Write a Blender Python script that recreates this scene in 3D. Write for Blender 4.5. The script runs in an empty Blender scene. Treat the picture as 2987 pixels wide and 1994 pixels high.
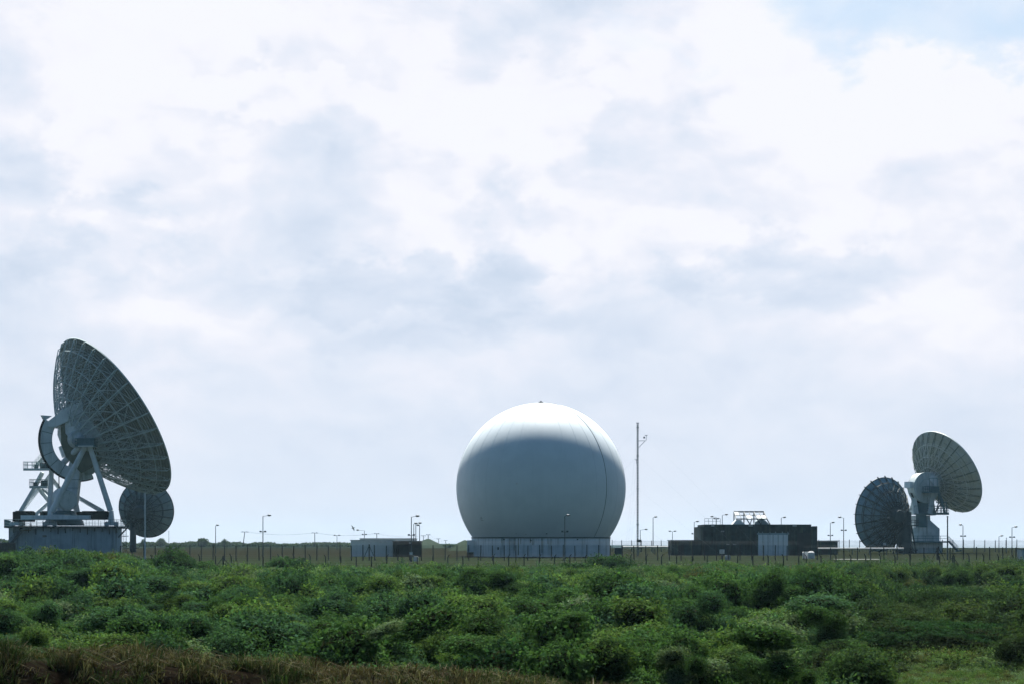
import bpy, math, random
import numpy as np
from mathutils import Vector, Matrix
R = math.radians
rng = np.random.default_rng(7)
random.seed(7)
sc = bpy.context.scene
col = sc.collection

# ------------------------------------------------------------------ camera, sky, sun, exposure
EYE = 2.0
F = 2987 * 70 / 36.0                      # focal length in photo pixels
cam_d = bpy.data.cameras.new('camera'); cam = bpy.data.objects.new('camera', cam_d); col.objects.link(cam)
cam.location = (0, 0, EYE); cam.rotation_euler = (R(90), 0, 0)
cam_d.lens = 70; cam_d.sensor_width = 36; cam_d.shift_y = (1583 - 997) / 2987
cam_d.clip_start = 0.5; cam_d.clip_end = 60000
sc.camera = cam
sc.view_settings.view_transform = 'Standard'; sc.view_settings.look = 'None'
sc.view_settings.exposure = 1.3; sc.view_settings.gamma = 1.0

SUN_EL, SUN_AZ = 58, 3                    # degrees; azimuth from +Y towards +X
sd = Vector((math.sin(R(SUN_AZ)) * math.cos(R(SUN_EL)), math.cos(R(SUN_AZ)) * math.cos(R(SUN_EL)), math.sin(R(SUN_EL))))
sun_d = bpy.data.lights.new('sun', 'SUN'); sun = bpy.data.objects.new('sun', sun_d); col.objects.link(sun)
sun_d.energy = 5.0; sun_d.angle = R(6); sun_d.color = (1, 0.96, 0.88)
sun.rotation_euler = sd.to_track_quat('Z', 'Y').to_euler(); sun.location = (0, 0, 60)

world = bpy.data.worlds.new("World"); sc.world = world; world.use_nodes = True
wt = world.node_tree; wt.nodes.clear(); WN = wt.nodes; WL = wt.links

class NT:
    """tiny node helper"""
    def __init__(s, tree): s.t = tree
    def new(s, typ, **kw):
        n = s.t.nodes.new(typ)
        for k, v in kw.items(): setattr(n, k, v)
        return n
    def link(s, a, b): s.t.links.new(a, b)
    def put(s, inp, v):
        if isinstance(v, (int, float)): inp.default_value = v
        elif isinstance(v, (tuple, list)):
            inp.default_value = tuple(v) + ((1,) if len(inp.default_value) == 4 and len(v) == 3 else ())
        else: s.link(v, inp)
    def m(s, op, a, b=0.0, c=0.0, clamp=False):
        n = s.new('ShaderNodeMath', operation=op, use_clamp=clamp)
        s.put(n.inputs[0], a); s.put(n.inputs[1], b); s.put(n.inputs[2], c); return n.outputs[0]
    def ss(s, v, lo, hi, a=0.0, b=1.0):
        n = s.new('ShaderNodeMapRange', interpolation_type='SMOOTHSTEP')
        s.put(n.inputs[0], v); n.inputs[1].default_value = lo; n.inputs[2].default_value = hi
        n.inputs[3].default_value = a; n.inputs[4].default_value = b; return n.outputs[0]
    def mix(s, f, a, b, blend='MIX'):
        n = s.new('ShaderNodeMix', data_type='RGBA', blend_type=blend)
        s.put(n.inputs[0], f); s.put(n.inputs[6], a); s.put(n.inputs[7], b); return n.outputs[2]
    def noise(s, vec, scale, detail=4, rough=0.5, dist=0.0):
        n = s.new('ShaderNodeTexNoise'); n.inputs['Scale'].default_value = scale
        n.inputs['Detail'].default_value = detail; n.inputs['Roughness'].default_value = rough
        n.inputs['Distortion'].default_value = dist
        if vec is not None: s.link(vec, n.inputs['Vector'])
        return n
    def scale(s, vec, xyz):
        n = s.new('ShaderNodeVectorMath', operation='MULTIPLY'); s.link(vec, n.inputs[0]); n.inputs[1].default_value = xyz
        return n.outputs[0]

def build_sky():
    n = NT(wt)
    tc = n.new('ShaderNodeTexCoord'); d = tc.outputs['Generated']
    sep = n.new('ShaderNodeSeparateXYZ'); n.link(d, sep.inputs[0]); x, y, z = sep.outputs
    az = n.m('ARCTAN2', x, y); el = n.m('ARCSINE', z)
    sky = n.new('ShaderNodeTexSky', sky_type='NISHITA', sun_disc=False)
    sky.sun_elevation = R(SUN_EL); sky.sun_rotation = R(SUN_AZ); sky.altitude = 100
    sky.air_density = 1.0; sky.dust_density = 0.6
    blue = n.mix(1.0, sky.outputs[0], (0.015, 0.019, 0.022), 'MULTIPLY')
    # cloud relief: billowing noise in direction space
    dv = n.scale(d, (1, 1, 1.6))
    w = n.noise(dv, 9, 3, 0.5)
    wv = n.new('ShaderNodeVectorMath', operation='SUBTRACT'); n.link(w.outputs['Color'], wv.inputs[0]); wv.inputs[1].default_value = (0.5,) * 3
    ws = n.scale(wv.outputs[0], (0.07,) * 3)
    dd = n.new('ShaderNodeVectorMath', operation='ADD'); n.link(dv, dd.inputs[0]); n.link(ws, dd.inputs[1]); dd = dd.outputs[0]
    def dens(v): return n.noise(v, 8.0, 6, 0.50, 0.1).outputs[0]
    n1 = dens(dd)
    off = n.new('ShaderNodeVectorMath', operation='ADD'); n.link(dd, off.inputs[0]); off.inputs[1].default_value = (0.004, 0, 0.014)
    puff = n.m('MULTIPLY', n.m('SUBTRACT', n1, dens(off.outputs[0])), 2.2)
    vo = n.new('ShaderNodeTexVoronoi', feature='F1'); n.link(dd, vo.inputs['Vector']); vo.inputs['Scale'].default_value = 10; vo.inputs['Detail'].default_value = 2.5; vo.inputs['Roughness'].default_value = .55; vo.normalize = True
    heap = n.m('MULTIPLY', n.m('SUBTRACT', 0.36, vo.outputs['Distance']), 1.0)
    n2 = n.noise(n.scale(dd, (1, 1, 1.2)), 26, 5, 0.5, 0.2).outputs[0]
    sepw = n.new('ShaderNodeSeparateXYZ'); n.link(wv.outputs[0], sepw.inputs[0])
    wf = n.noise(dv, 30, 5, 0.6); wfv = n.new('ShaderNodeSeparateXYZ'); n.link(wf.outputs['Color'], wfv.inputs[0])
    aw = n.m('ADD', az, n.m('ADD', n.m('MULTIPLY', sepw.outputs[0], 0.10), n.m('MULTIPLY', n.m('SUBTRACT', wfv.outputs[0], 0.5), 0.075)))
    ew = n.m('ADD', el, n.m('ADD', n.m('MULTIPLY', sepw.outputs[1], 0.07), n.m('MULTIPLY', n.m('SUBTRACT', wfv.outputs[1], 0.5), 0.06)))
    def blob(px, py, rx, ry, amp, soft=1.0):
        a0 = math.atan((px - 1493.5) / F); e0 = math.atan((1583 - py) / F)
        u = n.m('DIVIDE', n.m('SUBTRACT', aw, a0), rx / F); v = n.m('DIVIDE', n.m('SUBTRACT', ew, e0), ry / F)
        q = n.m('ADD', n.m('MULTIPLY', u, u), n.m('MULTIPLY', v, v))
        return n.ss(q, 0.35, 1.35, amp, 0.0)
    acc = None
    BL = [ # bright heaps (+) and blue-grey hollows (-)
        (380, 250, 330, 230, .22), (820, 170, 300, 150, .12), (1560, 330, 190, 210, .25), (1620, 560, 240, 170, .18), (2350, 160, 420, 160, .25),
        (2650, 300, 420, 130, .26), (2200, 560, 420, 230, .24), (1250, 650, 330, 130, .18), (430, 560, 320, 170, .16), (700, 320, 420, 70, .20),
        (1880, 700, 380, 120, .15), (2600, 1100, 260, 110, .08), (1060, 1260, 140, 40, .10), (560, 1260, 120, 40, .08), (900, 1180, 600, 60, .05),
        (2900, 900, 200, 160, .06), (1560, 1150, 260, 60, .08), (2700, 520, 420, 200, .14),
        (620, 190, 150, 70, -.17), (1380, 150, 130, 130, -.12), (60, 640, 160, 180, -.26), (1500, 720, 110, 210, -.22), (1120, 830, 260, 90, -.26),
        (2260, 800, 330, 90, -.22), (620, 880, 420, 90, -.14), (1450, 880, 150, 130, -.20), (1380, 1010, 420, 60, -.16), (250, 780, 420, 80, -.16), (1700, 160, 180, 90, -.10),
        (2050, 950, 700, 60, -.05), (40, 330, 120, 200, -.04), (2050, 230, 130, 110, -.10)]
    for b in BL:
        o = blob(*b); acc = o if acc is None else n.m('ADD', acc, o)
    base = n.m('ADD', n.m('ADD', n.m('MULTIPLY', n.m('SUBTRACT', n1, 0.5), 1.25), n.m('MULTIPLY', n.m('SUBTRACT', n2, 0.5), 0.40)), n.m('ADD', puff, heap))
    # relief gets smoother towards the horizon
    amp = n.ss(el, 0.0, 0.16, 0.20, 1.0)
    t = n.m('ADD', n.m('MULTIPLY', n.m('ADD', base, acc), amp), n.ss(el, 0.0, 0.17, 0.40, 0.55), clamp=True)
    cr = n.new('ShaderNodeValToRGB'); n.link(t, cr.inputs[0]); e = cr.color_ramp.elements
    e[0].position = 0.06; e[0].color = (0.61, 0.70, 0.84, 1); e[1].position = 0.98; e[1].color = (0.93, 0.94, 0.985, 1)
    for p, c in ((0.30, (0.69, 0.763, 0.893)), (0.48, (0.755, 0.812, 0.927)), (0.68, (0.84, 0.865, 0.96)), (0.84, (0.92, 0.925, 0.99))):
        q = e.new(p); q.color = (*c, 1)
    # clouds glow towards the sun, dull grey-blue away from it (they are lit from behind in the photograph)
    dot = n.new('ShaderNodeVectorMath', operation='DOT_PRODUCT'); n.link(d, dot.inputs[0]); dot.inputs[1].default_value = sd
    gl = n.ss(y, -0.25, 0.92, 0.135, 0.41)
    tint = n.mix(n.ss(y, -0.1, 0.9), (0.22, 0.60, 1.0), (1, 1, 1))
    cl = n.mix(1.0, n.mix(1.0, cr.outputs[0], gl, 'MULTIPLY'), tint, 'MULTIPLY')
    # open blue: the corner at upper right, a gap beside the tall heap, and scattered gaps elsewhere
    gap = n.m('ADD', blob(2820, -10, 550, 210, 0.80), blob(1880, 110, 190, 120, .22))
    far = n.m('MULTIPLY', n.ss(y, 0.7, 0.2), n.ss(n1, 0.42, 0.60, 0.9, 0.15))
    gapc = n.m('MAXIMUM', n.m('SUBTRACT', gap, n.m('MULTIPLY', n.ss(n2, .35, .7), 0.25)), far, clamp=True)
    paleblue = n.mix(n.ss(y, 0.5, 0.9), blue, (0.245, 0.315, 0.397))
    out = n.mix(gapc, cl, paleblue)
    # below the horizon: hazy distance
    out = n.mix(n.ss(el, -0.004, 0.001), n.mix(1.0, (0.235, 0.27, 0.31), n.ss(y, -.5, .9, .25, 1.0), 'MULTIPLY'), out)
    bg = n.new('ShaderNodeBackground'); n.link(out, bg.inputs[0]); bg.inputs[1].default_value = 1.0
    o = n.new('ShaderNodeOutputWorld'); n.link(bg.outputs[0], o.inputs[0])
build_sky()

# ------------------------------------------------------------------ helpers
def P(px, py, D):
    """the world point seen at photo pixel px, py at depth D"""
    return Vector(((px - 1493.5) / F * D, D, EYE + (1583 - py) / F * D))
def PX(px, D): return (px - 1493.5) / F * D
def tag(o, label=None, cat=None, group=None, kind=None):
    if label: o['label'] = label
    if cat: o['category'] = cat
    if group: o['group'] = group
    if kind: o['kind'] = kind
    return o
def thing(name, loc, label, cat, group=None):
    o = bpy.data.objects.new(name, None); col.objects.link(o); o.location = loc; o.empty_display_size = 0.5
    return tag(o, label, cat, group)

class MB:
    def __init__(s): s.v = []; s.f = []
    def add(s, vs, fs):
        b = len(s.v); s.v += [tuple(p) for p in vs]; s.f += [tuple(i + b for i in q) for q in fs]; return s
    def box(s, c, size, rz=0.0, M=None):
        hx, hy, hz = (q / 2 for q in size); c = Vector(c); rot = Matrix.Rotation(rz, 3, 'Z') if M is None else M
        vs = [c + rot @ Vector((sx * hx, sy * hy, sz * hz)) for sz in (-1, 1) for sx, sy in ((-1, -1), (1, -1), (1, 1), (-1, 1))]
        return s.add(vs, [(3, 2, 1, 0), (4, 5, 6, 7), (0, 1, 5, 4), (1, 2, 6, 5), (2, 3, 7, 6), (3, 0, 4, 7)])
    def bar(s, p, q, w, h=None, up=(0, 0, 1)):
        p = Vector(p); q = Vector(q); d = q - p; L = d.length
        if L < 1e-6: return s
        d /= L; u = Vector(up)
        if abs(d.dot(u)) > 0.98: u = Vector((1, 0, 0))
        a = d.cross(u).normalized(); b = a.cross(d)
        return s.box((p + q) / 2, (L, w, h or w), M=Matrix((d, a, b)).transposed())
    def taper(s, p, q, w0, w1, d0=None, d1=None, side=(1, 0, 0)):
        p = Vector(p); q = Vector(q); d = (q - p).normalized(); a = Vector(side); a = (a - d * a.dot(d)).normalized(); b = d.cross(a)
        d0 = d0 or w0; d1 = d1 or w1
        vs = [c + a * sx * w / 2 + b * sy * t / 2 for c, w, t in ((p, w0, d0), (q, w1, d1)) for sx, sy in ((-1, -1), (1, -1), (1, 1), (-1, 1))]
        return s.add(vs, [(3, 2, 1, 0), (4, 5, 6, 7), (0, 1, 5, 4), (1, 2, 6, 5), (2, 3, 7, 6), (3, 0, 4, 7)])
    def tube(s, p, q, r, r2=None, n=6, cap=True):
        p = Vector(p); q = Vector(q); d = q - p
        if d.length < 1e-6: return s
        d.normalize(); u = Vector((0, 0, 1)) if abs(d.z) < 0.9 else Vector((1, 0, 0))
        a = d.cross(u).normalized(); b = d.cross(a); r2 = r if r2 is None else r2
        vs = [c + (a * math.cos(2 * math.pi * k / n) + b * math.sin(2 * math.pi * k / n)) * rr for c, rr in ((p, r), (q, r2)) for k in range(n)]
        fs = [(k, (k + 1) % n, (k + 1) % n + n, k + n) for k in range(n)]
        if cap: fs += [tuple(range(n))[::-1], tuple(range(n, 2 * n))]
        return s.add(vs, fs)
    def path(s, pts, r, n=6):
        for a, b in zip(pts, pts[1:]): s.tube(a, b, r, n=n)
        return s
    def lathe(s, prof, n=32, c=(0, 0, 0), M=None, close=False, a0=0, a1=2 * math.pi):
        c = Vector(c); m = M or Matrix.Identity(3); full = abs(a1 - a0 - 2 * math.pi) < 1e-6; k = n if full else n + 1
        vs = [c + m @ Vector((r * math.cos(a0 + (a1 - a0) * j / n), r * math.sin(a0 + (a1 - a0) * j / n), z)) for r, z in prof for j in range(k)]
        fs = []; L = len(prof)
        for i in range(L if close else L - 1):
            for j in range(n):
                j2 = (j + 1) % k; i2 = (i + 1) % L
                fs.append((i * k + j, i * k + j2, i2 * k + j2, i2 * k + j))
        return s.add(vs, fs)
    def prism(s, poly, vec):
        """polygon of 3-D points pushed along vec"""
        n = len(poly); v = Vector(vec); vs = [Vector(p) for p in poly] + [Vector(p) + v for p in poly]
        return s.add(vs, [tuple(range(n))[::-1], tuple(range(n, 2 * n))] + [(k, (k + 1) % n, (k + 1) % n + n, k + n) for k in range(n)])
    def build(s, name, mat, parent=None, smooth=False, loc=None):
        base = Vector(loc) if loc is not None else (parent_world(parent) if parent else Vector((0, 0, 0)))
        me = bpy.data.meshes.new(name)
        me.from_pydata([(p[0] - base.x, p[1] - base.y, p[2] - base.z) for p in s.v], [], s.f)
        me.materials.append(mat)
        if smooth:
            me.polygons.foreach_set('use_smooth', [True] * len(me.polygons))
            try: me.set_sharp_from_angle(angle=R(35))
            except Exception: pass
        me.update()
        o = bpy.data.objects.new(name, me); col.objects.link(o)
        if parent: o.parent = parent
        elif loc is not None: o.location = loc
        return o
def parent_world(o):
    v = Vector((0, 0, 0))
    while o: v = v + Vector(o.location); o = o.parent
    return v
def copy_tree(o, parent=None):
    c = o.copy(); col.objects.link(c); c.parent = parent
    for ch in list(o.children): copy_tree(ch, c)
    return c

# ------------------------------------------------------------------ materials
def mat(name, c, c2=None, rough=0.6, metal=0.0, scale=1.0, streak=0.0, streakc=(0.05, 0.055, 0.05), bump=0.0, stretch=(1, 1, 1), detail=5, lo=.38, hi=.62, spec=0.2):
    m = bpy.data.materials.new(name); m.use_nodes = True; n = NT(m.node_tree); b = m.node_tree.nodes['Principled BSDF']
    tc = n.new('ShaderNodeTexCoord'); v = n.scale(tc.outputs['Object'], stretch)
    c2 = c2 or tuple(q * 0.8 for q in c)
    nz = n.noise(v, scale, detail, 0.6)
    k = n.mix(n.ss(nz.outputs[0], lo, hi), c, c2)
    if streak:
        vs = n.scale(tc.outputs['Object'], (1.0, 1.0, 0.07)); sn = n.noise(vs, 1.6, 6, 0.65).outputs[0]
        k = n.mix(n.m('MULTIPLY', n.ss(sn, 0.48, 0.70), streak), k, streakc)
    n.link(k, b.inputs['Base Color']); b.inputs['Roughness'].default_value = rough; b.inputs['Metallic'].default_value = metal
    b.inputs['Specular IOR Level'].default_value = 0.0 if rough > .85 else spec
    if bump:
        bp = n.new('ShaderNodeBump'); bp.inputs['Strength'].default_value = bump; bp.inputs['Distance'].default_value = 0.1
        n.link(n.noise(v, scale * 6, 6, 0.6).outputs[0], bp.inputs['Height']); n.link(bp.outputs[0], b.inputs['Normal'])
    return m
M = {}
M['radome'] = mat('radome_fabric', (0.68, 0.755, 0.81), (0.64, 0.715, 0.77), 0.55, scale=0.25, streak=0.16, streakc=(0.56, 0.63, 0.66), spec=0.1)
M['hutwall'] = mat('white_rendered_hut_wall', (0.82, 0.86, 0.88), (0.76, 0.80, 0.82), 0.8, scale=0.4, streak=0.3, streakc=(0.5, 0.55, 0.56))
M['seam'] = mat('seam_strip', (0.16, 0.18, 0.20), rough=0.7)
M['whitepaint'] = mat('white_painted_steel', (0.70, 0.76, 0.81), (0.60, 0.66, 0.71), 0.5, scale=0.7, streak=0.35, streakc=(0.20, 0.23, 0.22))
M['hubpaint'] = mat('hub_painted_steel', (0.50, 0.57, 0.62), (0.40, 0.47, 0.51), 0.5, scale=0.6, streak=0.3, streakc=(0.14, 0.17, 0.15))
M['truss'] = mat('truss_galvanised_steel', (0.55, 0.64, 0.66), (0.44, 0.52, 0.54), 0.5, scale=0.5)
M['panel'] = mat('dish_panel_weathered', (0.085, 0.135, 0.135), (0.12, 0.15, 0.11), 0.7, scale=0.35, streak=0.4, streakc=(0.045, 0.06, 0.05))
M['panelpale'] = mat('dish_panel_pale', (0.33, 0.43, 0.43), (0.31, 0.37, 0.29), 0.65, scale=0.3, streak=0.35, streakc=(0.12, 0.14, 0.12))
M['panelmid'] = mat('dish_panel_slate', (0.27, 0.42, 0.52), (0.21, 0.33, 0.41), 0.65, scale=0.3, streak=0.2)
M['panelgrey'] = mat('dish_panel_grey_green', (0.25, 0.35, 0.37), (0.20, 0.28, 0.31), 0.65, scale=0.3, streak=0.3)
M['darksteel'] = mat('dark_painted_steel', (0.022, 0.045, 0.058), (0.035, 0.06, 0.07), 0.5, scale=0.9)
M['tealsteel'] = mat('teal_grey_painted_steel', (0.10, 0.20, 0.235), (0.07, 0.15, 0.175), 0.5, scale=0.8)
M['palewall'] = mat('pale_rendered_wall', (0.68, 0.76, 0.81), (0.62, 0.70, 0.75), 0.8, scale=0.4, streak=0.55, streakc=(0.13, 0.165, 0.17), bump=0.1)
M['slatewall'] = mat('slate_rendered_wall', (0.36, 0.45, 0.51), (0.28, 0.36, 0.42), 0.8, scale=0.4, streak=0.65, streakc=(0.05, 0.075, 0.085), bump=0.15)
M['darkconc'] = mat('blackened_concrete', (0.026, 0.052, 0.058), (0.012, 0.022, 0.026), 0.85, scale=0.5, streak=0.75, streakc=(0.060, 0.085, 0.060), bump=0.3)
M['concrete'] = mat('pale_concrete', (0.62, 0.68, 0.71), (0.52, 0.58, 0.60), 0.85, scale=0.5, streak=0.6, streakc=(0.12, 0.13, 0.10), bump=0.2)
M['door'] = mat('pale_painted_door', (0.84, 0.87, 0.90), (0.79, 0.83, 0.87), 0.5, scale=0.8, streak=0.25, streakc=(0.17, 0.21, 0.25))
M['black'] = mat('blackened_timber', (0.010, 0.012, 0.015), (0.022, 0.026, 0.022), 0.9, scale=0.8, bump=0.3)
M['post'] = mat('dark_concrete_post', (0.012, 0.016, 0.019), (0.022, 0.026, 0.028), 0.8, scale=2)
M['pole'] = mat('galvanised_pole', (0.040, 0.058, 0.070), (0.06, 0.08, 0.095), 0.6, scale=2)
M['mast'] = mat('pale_mast_paint', (0.15, 0.21, 0.23), (0.10, 0.14, 0.16), 0.5, scale=1)
M['lamp'] = mat('lamp_housing', (0.22, 0.25, 0.27), (0.12, 0.14, 0.15), 0.3, scale=3)
M['wood'] = mat('weathered_timber', (0.07, 0.065, 0.06), (0.04, 0.038, 0.035), 0.85, scale=2)
M['white'] = mat('white_paint', (0.70, 0.72, 0.74), (0.6, 0.62, 0.64), 0.5, scale=1)
M['rust'] = mat('rusted_rail_paint', (0.16, 0.12, 0.07), (0.10, 0.10, 0.08), 0.7, scale=2)
M['glassdark'] = mat('dark_louvre', (0.02, 0.025, 0.03), rough=0.4)
M['bird'] = mat('grey_feathers', (0.12, 0.13, 0.14), (0.3, 0.31, 0.32), 0.8, scale=6)
M['roof'] = mat('pale_roof_sheet', (0.52, 0.58, 0.60), (0.42, 0.48, 0.5), 0.6, scale=0.6)

def mesh_mat(name, c, alpha):
    m = bpy.data.materials.new(name); m.use_nodes = True; n = NT(m.node_tree); nt = m.node_tree; nt.nodes.clear()
    tc = n.new('ShaderNodeTexCoord'); nz = n.noise(n.scale(tc.outputs['Object'], (1, 1, 2.5)), 0.6, 4, 0.6).outputs[0]
    d = n.new('ShaderNodeBsdfDiffuse'); d.inputs[0].default_value = (*c, 1); t = n.new('ShaderNodeBsdfTransparent')
    mx = n.new('ShaderNodeMixShader'); n.link(n.ss(nz, .3, .7, alpha * .75, alpha * 1.25), mx.inputs[0]); n.link(t.outputs[0], mx.inputs[1]); n.link(d.outputs[0], mx.inputs[2])
    o = n.new('ShaderNodeOutputMaterial'); n.link(mx.outputs[0], o.inputs[0]); return m
M['wire_mesh'] = mesh_mat('chain_link_mesh', (0.03, 0.045, 0.055), 0.17)
M['wire_thin'] = mesh_mat('barbed_wire_strands', (0.09, 0.11, 0.12), 0.16)

def perforate(m, a):
    n = NT(m.node_tree); o = m.node_tree.nodes['Material Output']; p = m.node_tree.nodes['Principled BSDF']
    t = n.new('ShaderNodeBsdfTransparent'); x = n.new('ShaderNodeMixShader'); x.inputs[0].default_value = a
    n.link(p.outputs[0], x.inputs[1]); n.link(t.outputs[0], x.inputs[2]); n.link(x.outputs[0], o.inputs[0])
perforate(M['panelmid'], .045); perforate(M['panelpale'], .15); perforate(M['panel'], .10)      # the reflector sheets are perforated
def leaf_mat(name, inst=False, trans=0.35, rough=0.5):
    m = bpy.data.materials.new(name); m.use_nodes = True; n = NT(m.node_tree); nt = m.node_tree; nt.nodes.clear()
    a = n.new('ShaderNodeAttribute', attribute_name='tint', attribute_type='INSTANCER' if inst else 'GEOMETRY')
    v = n.new('ShaderNodeAttribute', attribute_name='lv', attribute_type='GEOMETRY')
    k = n.mix(1.0, a.outputs['Color'], v.outputs['Color'], 'MULTIPLY')
    p = n.new('ShaderNodeBsdfDiffuse'); n.link(k, p.inputs[0])
    t = n.new('ShaderNodeBsdfTranslucent'); n.link(n.mix(1.0, k, (1.0, 1.18, 0.60), 'MULTIPLY'), t.inputs[0])
    mx = n.new('ShaderNodeMixShader'); mx.inputs[0].default_value = trans; n.link(p.outputs[0], mx.inputs[1]); n.link(t.outputs[0], mx.inputs[2])
    o = n.new('ShaderNodeOutputMaterial'); n.link(mx.outputs[0], o.inputs[0]); return m
M['leaf_inst'] = leaf_mat('scrub_leaves', True); M['leaf'] = leaf_mat('bush_leaves'); M['grass'] = leaf_mat('grass_blades', trans=0.25, rough=0.6)
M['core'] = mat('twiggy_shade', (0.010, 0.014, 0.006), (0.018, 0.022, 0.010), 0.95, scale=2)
M['farleaf'] = mat('far_foliage', (0.035, 0.05, 0.03), (0.055, 0.07, 0.04), 0.9, scale=0.3)

# ------------------------------------------------------------------ ground shape
def lerp_prof(D, pts):
    return np.interp(D, [p[0] for p in pts], [p[1] for p in pts])
LP = [(0, .4), (25, -.4), (34, -2.2), (37.4, -2.2), (38.2, -1.0), (39, -1.0), (46, -3.2), (62, -4.0), (85, -4.3), (120, -4.1), (190, -3.2), (250, -2.35), (285, -1.6), (300, -1.42), (330, -.86), (380, -.4), (430, 0), (700, .3), (3000, .6), (40000, .6)]
RP = [(0, .4), (25, -.8), (46, -2.4), (62, -2.42), (76, -2.5), (95, -3.0), (130, -2.6), (160, -1.75), (175, -1.55), (235, -1.5), (262, -1.7), (285, -1.6), (300, -1.42), (330, -.86), (380, -.4), (430, 0), (700, .3), (3000, .6), (40000, .6)]
def vnoise(x, y, seed=0):
    """value noise, vectorised"""
    xi = np.floor(x).astype(np.int64); yi = np.floor(y).astype(np.int64); fx = x - xi; fy = y - yi
    fx = fx * fx * (3 - 2 * fx); fy = fy * fy * (3 - 2 * fy)
    def h(a, b):
        q = (a * 374761393 + b * 668265263 + seed * 1442695041) & 0x7fffffff
        q = ((q ^ (q >> 13)) * 1274126177) & 0x7fffffff
        return ((q ^ (q >> 16)) & 0xffff) / 65535.0
    return (h(xi, yi) * (1 - fx) + h(xi + 1, yi) * fx) * (1 - fy) + (h(xi, yi + 1) * (1 - fx) + h(xi + 1, yi + 1) * fx) * fy
def fbm(x, y, seed=0, o=4):
    s = 0; a = .5
    for k in range(o): s = s + a * vnoise(x * 2 ** k, y * 2 ** k, seed + k * 17); a *= .5
    return s
def sstep(a, b, v):
    t = np.clip((v - a) / (b - a), 0, 1); return t * t * (3 - 2 * t)
CREST = [(-900, .25), (0, .0), (400, -.05), (800, -.28), (1200, -.42), (1600, -.72), (2000, -.98), (2600, -1.5), (3600, -2.2)]
def ground(x, y):
    x = np.asarray(x, float); y = np.asarray(y, float)
    D = np.maximum(y, 1); px = 1493.5 + x / D * F
    w = sstep(2350, 2680, px)
    z = lerp_prof(D, LP) * (1 - w) + lerp_prof(D, RP) * w
    # the rough grass bank close to the camera
    cz = np.interp(px, [c[0] for c in CREST], [c[1] for c in CREST]) - .33 - .1 * w + (fbm(x / 1.5, y / 1.5, 5) - .47) * .35
    k = sstep(38.0 - .5, 38.9, D + (fbm(x / 2.0, y / 4, 9) - .47) * 1.6) * (1 - sstep(40.5, 47, D))
    z = np.maximum(z, z * (1 - k) + cz * k) if False else z * (1 - k) + cz * k
    z = z + (fbm(x / 6.0, y / 6.0, 3) - .47) * .25 * sstep(50, 80, D) * (1 - sstep(230, 300, D))
    # right-hand land falls away to the sea beyond the site
    e = sstep(-100, 500, x) * sstep(760, 1100, D); z = z * (1 - e) + (-62) * e
    return z
def gz(x, y): return float(ground(np.array([x]), np.array([y]))[0])

def ground_material():
    m = bpy.data.materials.new('heath_and_grass'); m.use_nodes = True; n = NT(m.node_tree); b = n.new('ShaderNodeBsdfDiffuse'); n.link(b.outputs[0], m.node_tree.nodes['Material Output'].inputs[0])
    tc = n.new('ShaderNodeTexCoord'); o = tc.outputs['Object']; sp = n.new('ShaderNodeSeparateXYZ'); n.link(o, sp.inputs[0]); Y = sp.outputs[1]; X = sp.outputs[0]
    big = n.noise(n.scale(o, (1, .5, 1)), 0.05, 5, 0.6).outputs[0]; mid = n.noise(o, 0.45, 6, 0.65).outputs[0]; fine = n.noise(o, 5, 5, 0.7).outputs[0]
    green = n.mix(n.ss(fine, .3, .7), (0.010, 0.018, 0.008), (0.018, 0.028, 0.012))
    olive = n.mix(n.ss(fine, .3, .7), (0.014, 0.019, 0.010), (0.024, 0.029, 0.016))
    brown = n.mix(n.ss(fine, .3, .7), (0.012, 0.0095, 0.007), (0.019, 0.0145, 0.0105))
    k = n.mix(n.ss(mid, .42, .62), green, olive)
    yy = n.m('ADD', Y, n.m('MULTIPLY', n.m('SUBTRACT', big, .5), 90))
    k = n.mix(n.m('MULTIPLY', n.ss(yy, 345, 385), n.ss(X, 45, -5, .55, 1.0)), k, n.mix(n.ss(mid, .4, .6), brown, olive))
    far = n.mix(n.ss(big, .4, .6), (0.010, 0.017, 0.012), (0.015, 0.021, 0.015))
    k = n.mix(n.ss(yy, 560, 800), k, far)
    # pale grass of the two clearings on the right
    px = n.m('DIVIDE', X, Y)
    clr = n.m('MULTIPLY', n.ss(px, .14, .19), n.m('MULTIPLY', n.ss(Y, 262, 240), n.ss(Y, 20, 40)))
    k = n.mix(clr, k, n.mix(n.ss(fine, .3, .7), (0.034, 0.056, 0.018), (0.056, 0.076, 0.028)))
    # earth of the near bank
    k = n.mix(n.ss(Y, 42, 39), k, n.mix(n.ss(fine, .35, .65), (0.005, 0.004, 0.003), (0.014, 0.011, 0.008)))
    n.link(k, b.inputs[0])
    bp = n.new('ShaderNodeBump'); bp.inputs['Strength'].default_value = .6; bp.inputs['Distance'].default_value = .15; n.link(fine, bp.inputs['Height']); n.link(bp.outputs[0], b.inputs['Normal'])
    return m
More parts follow.
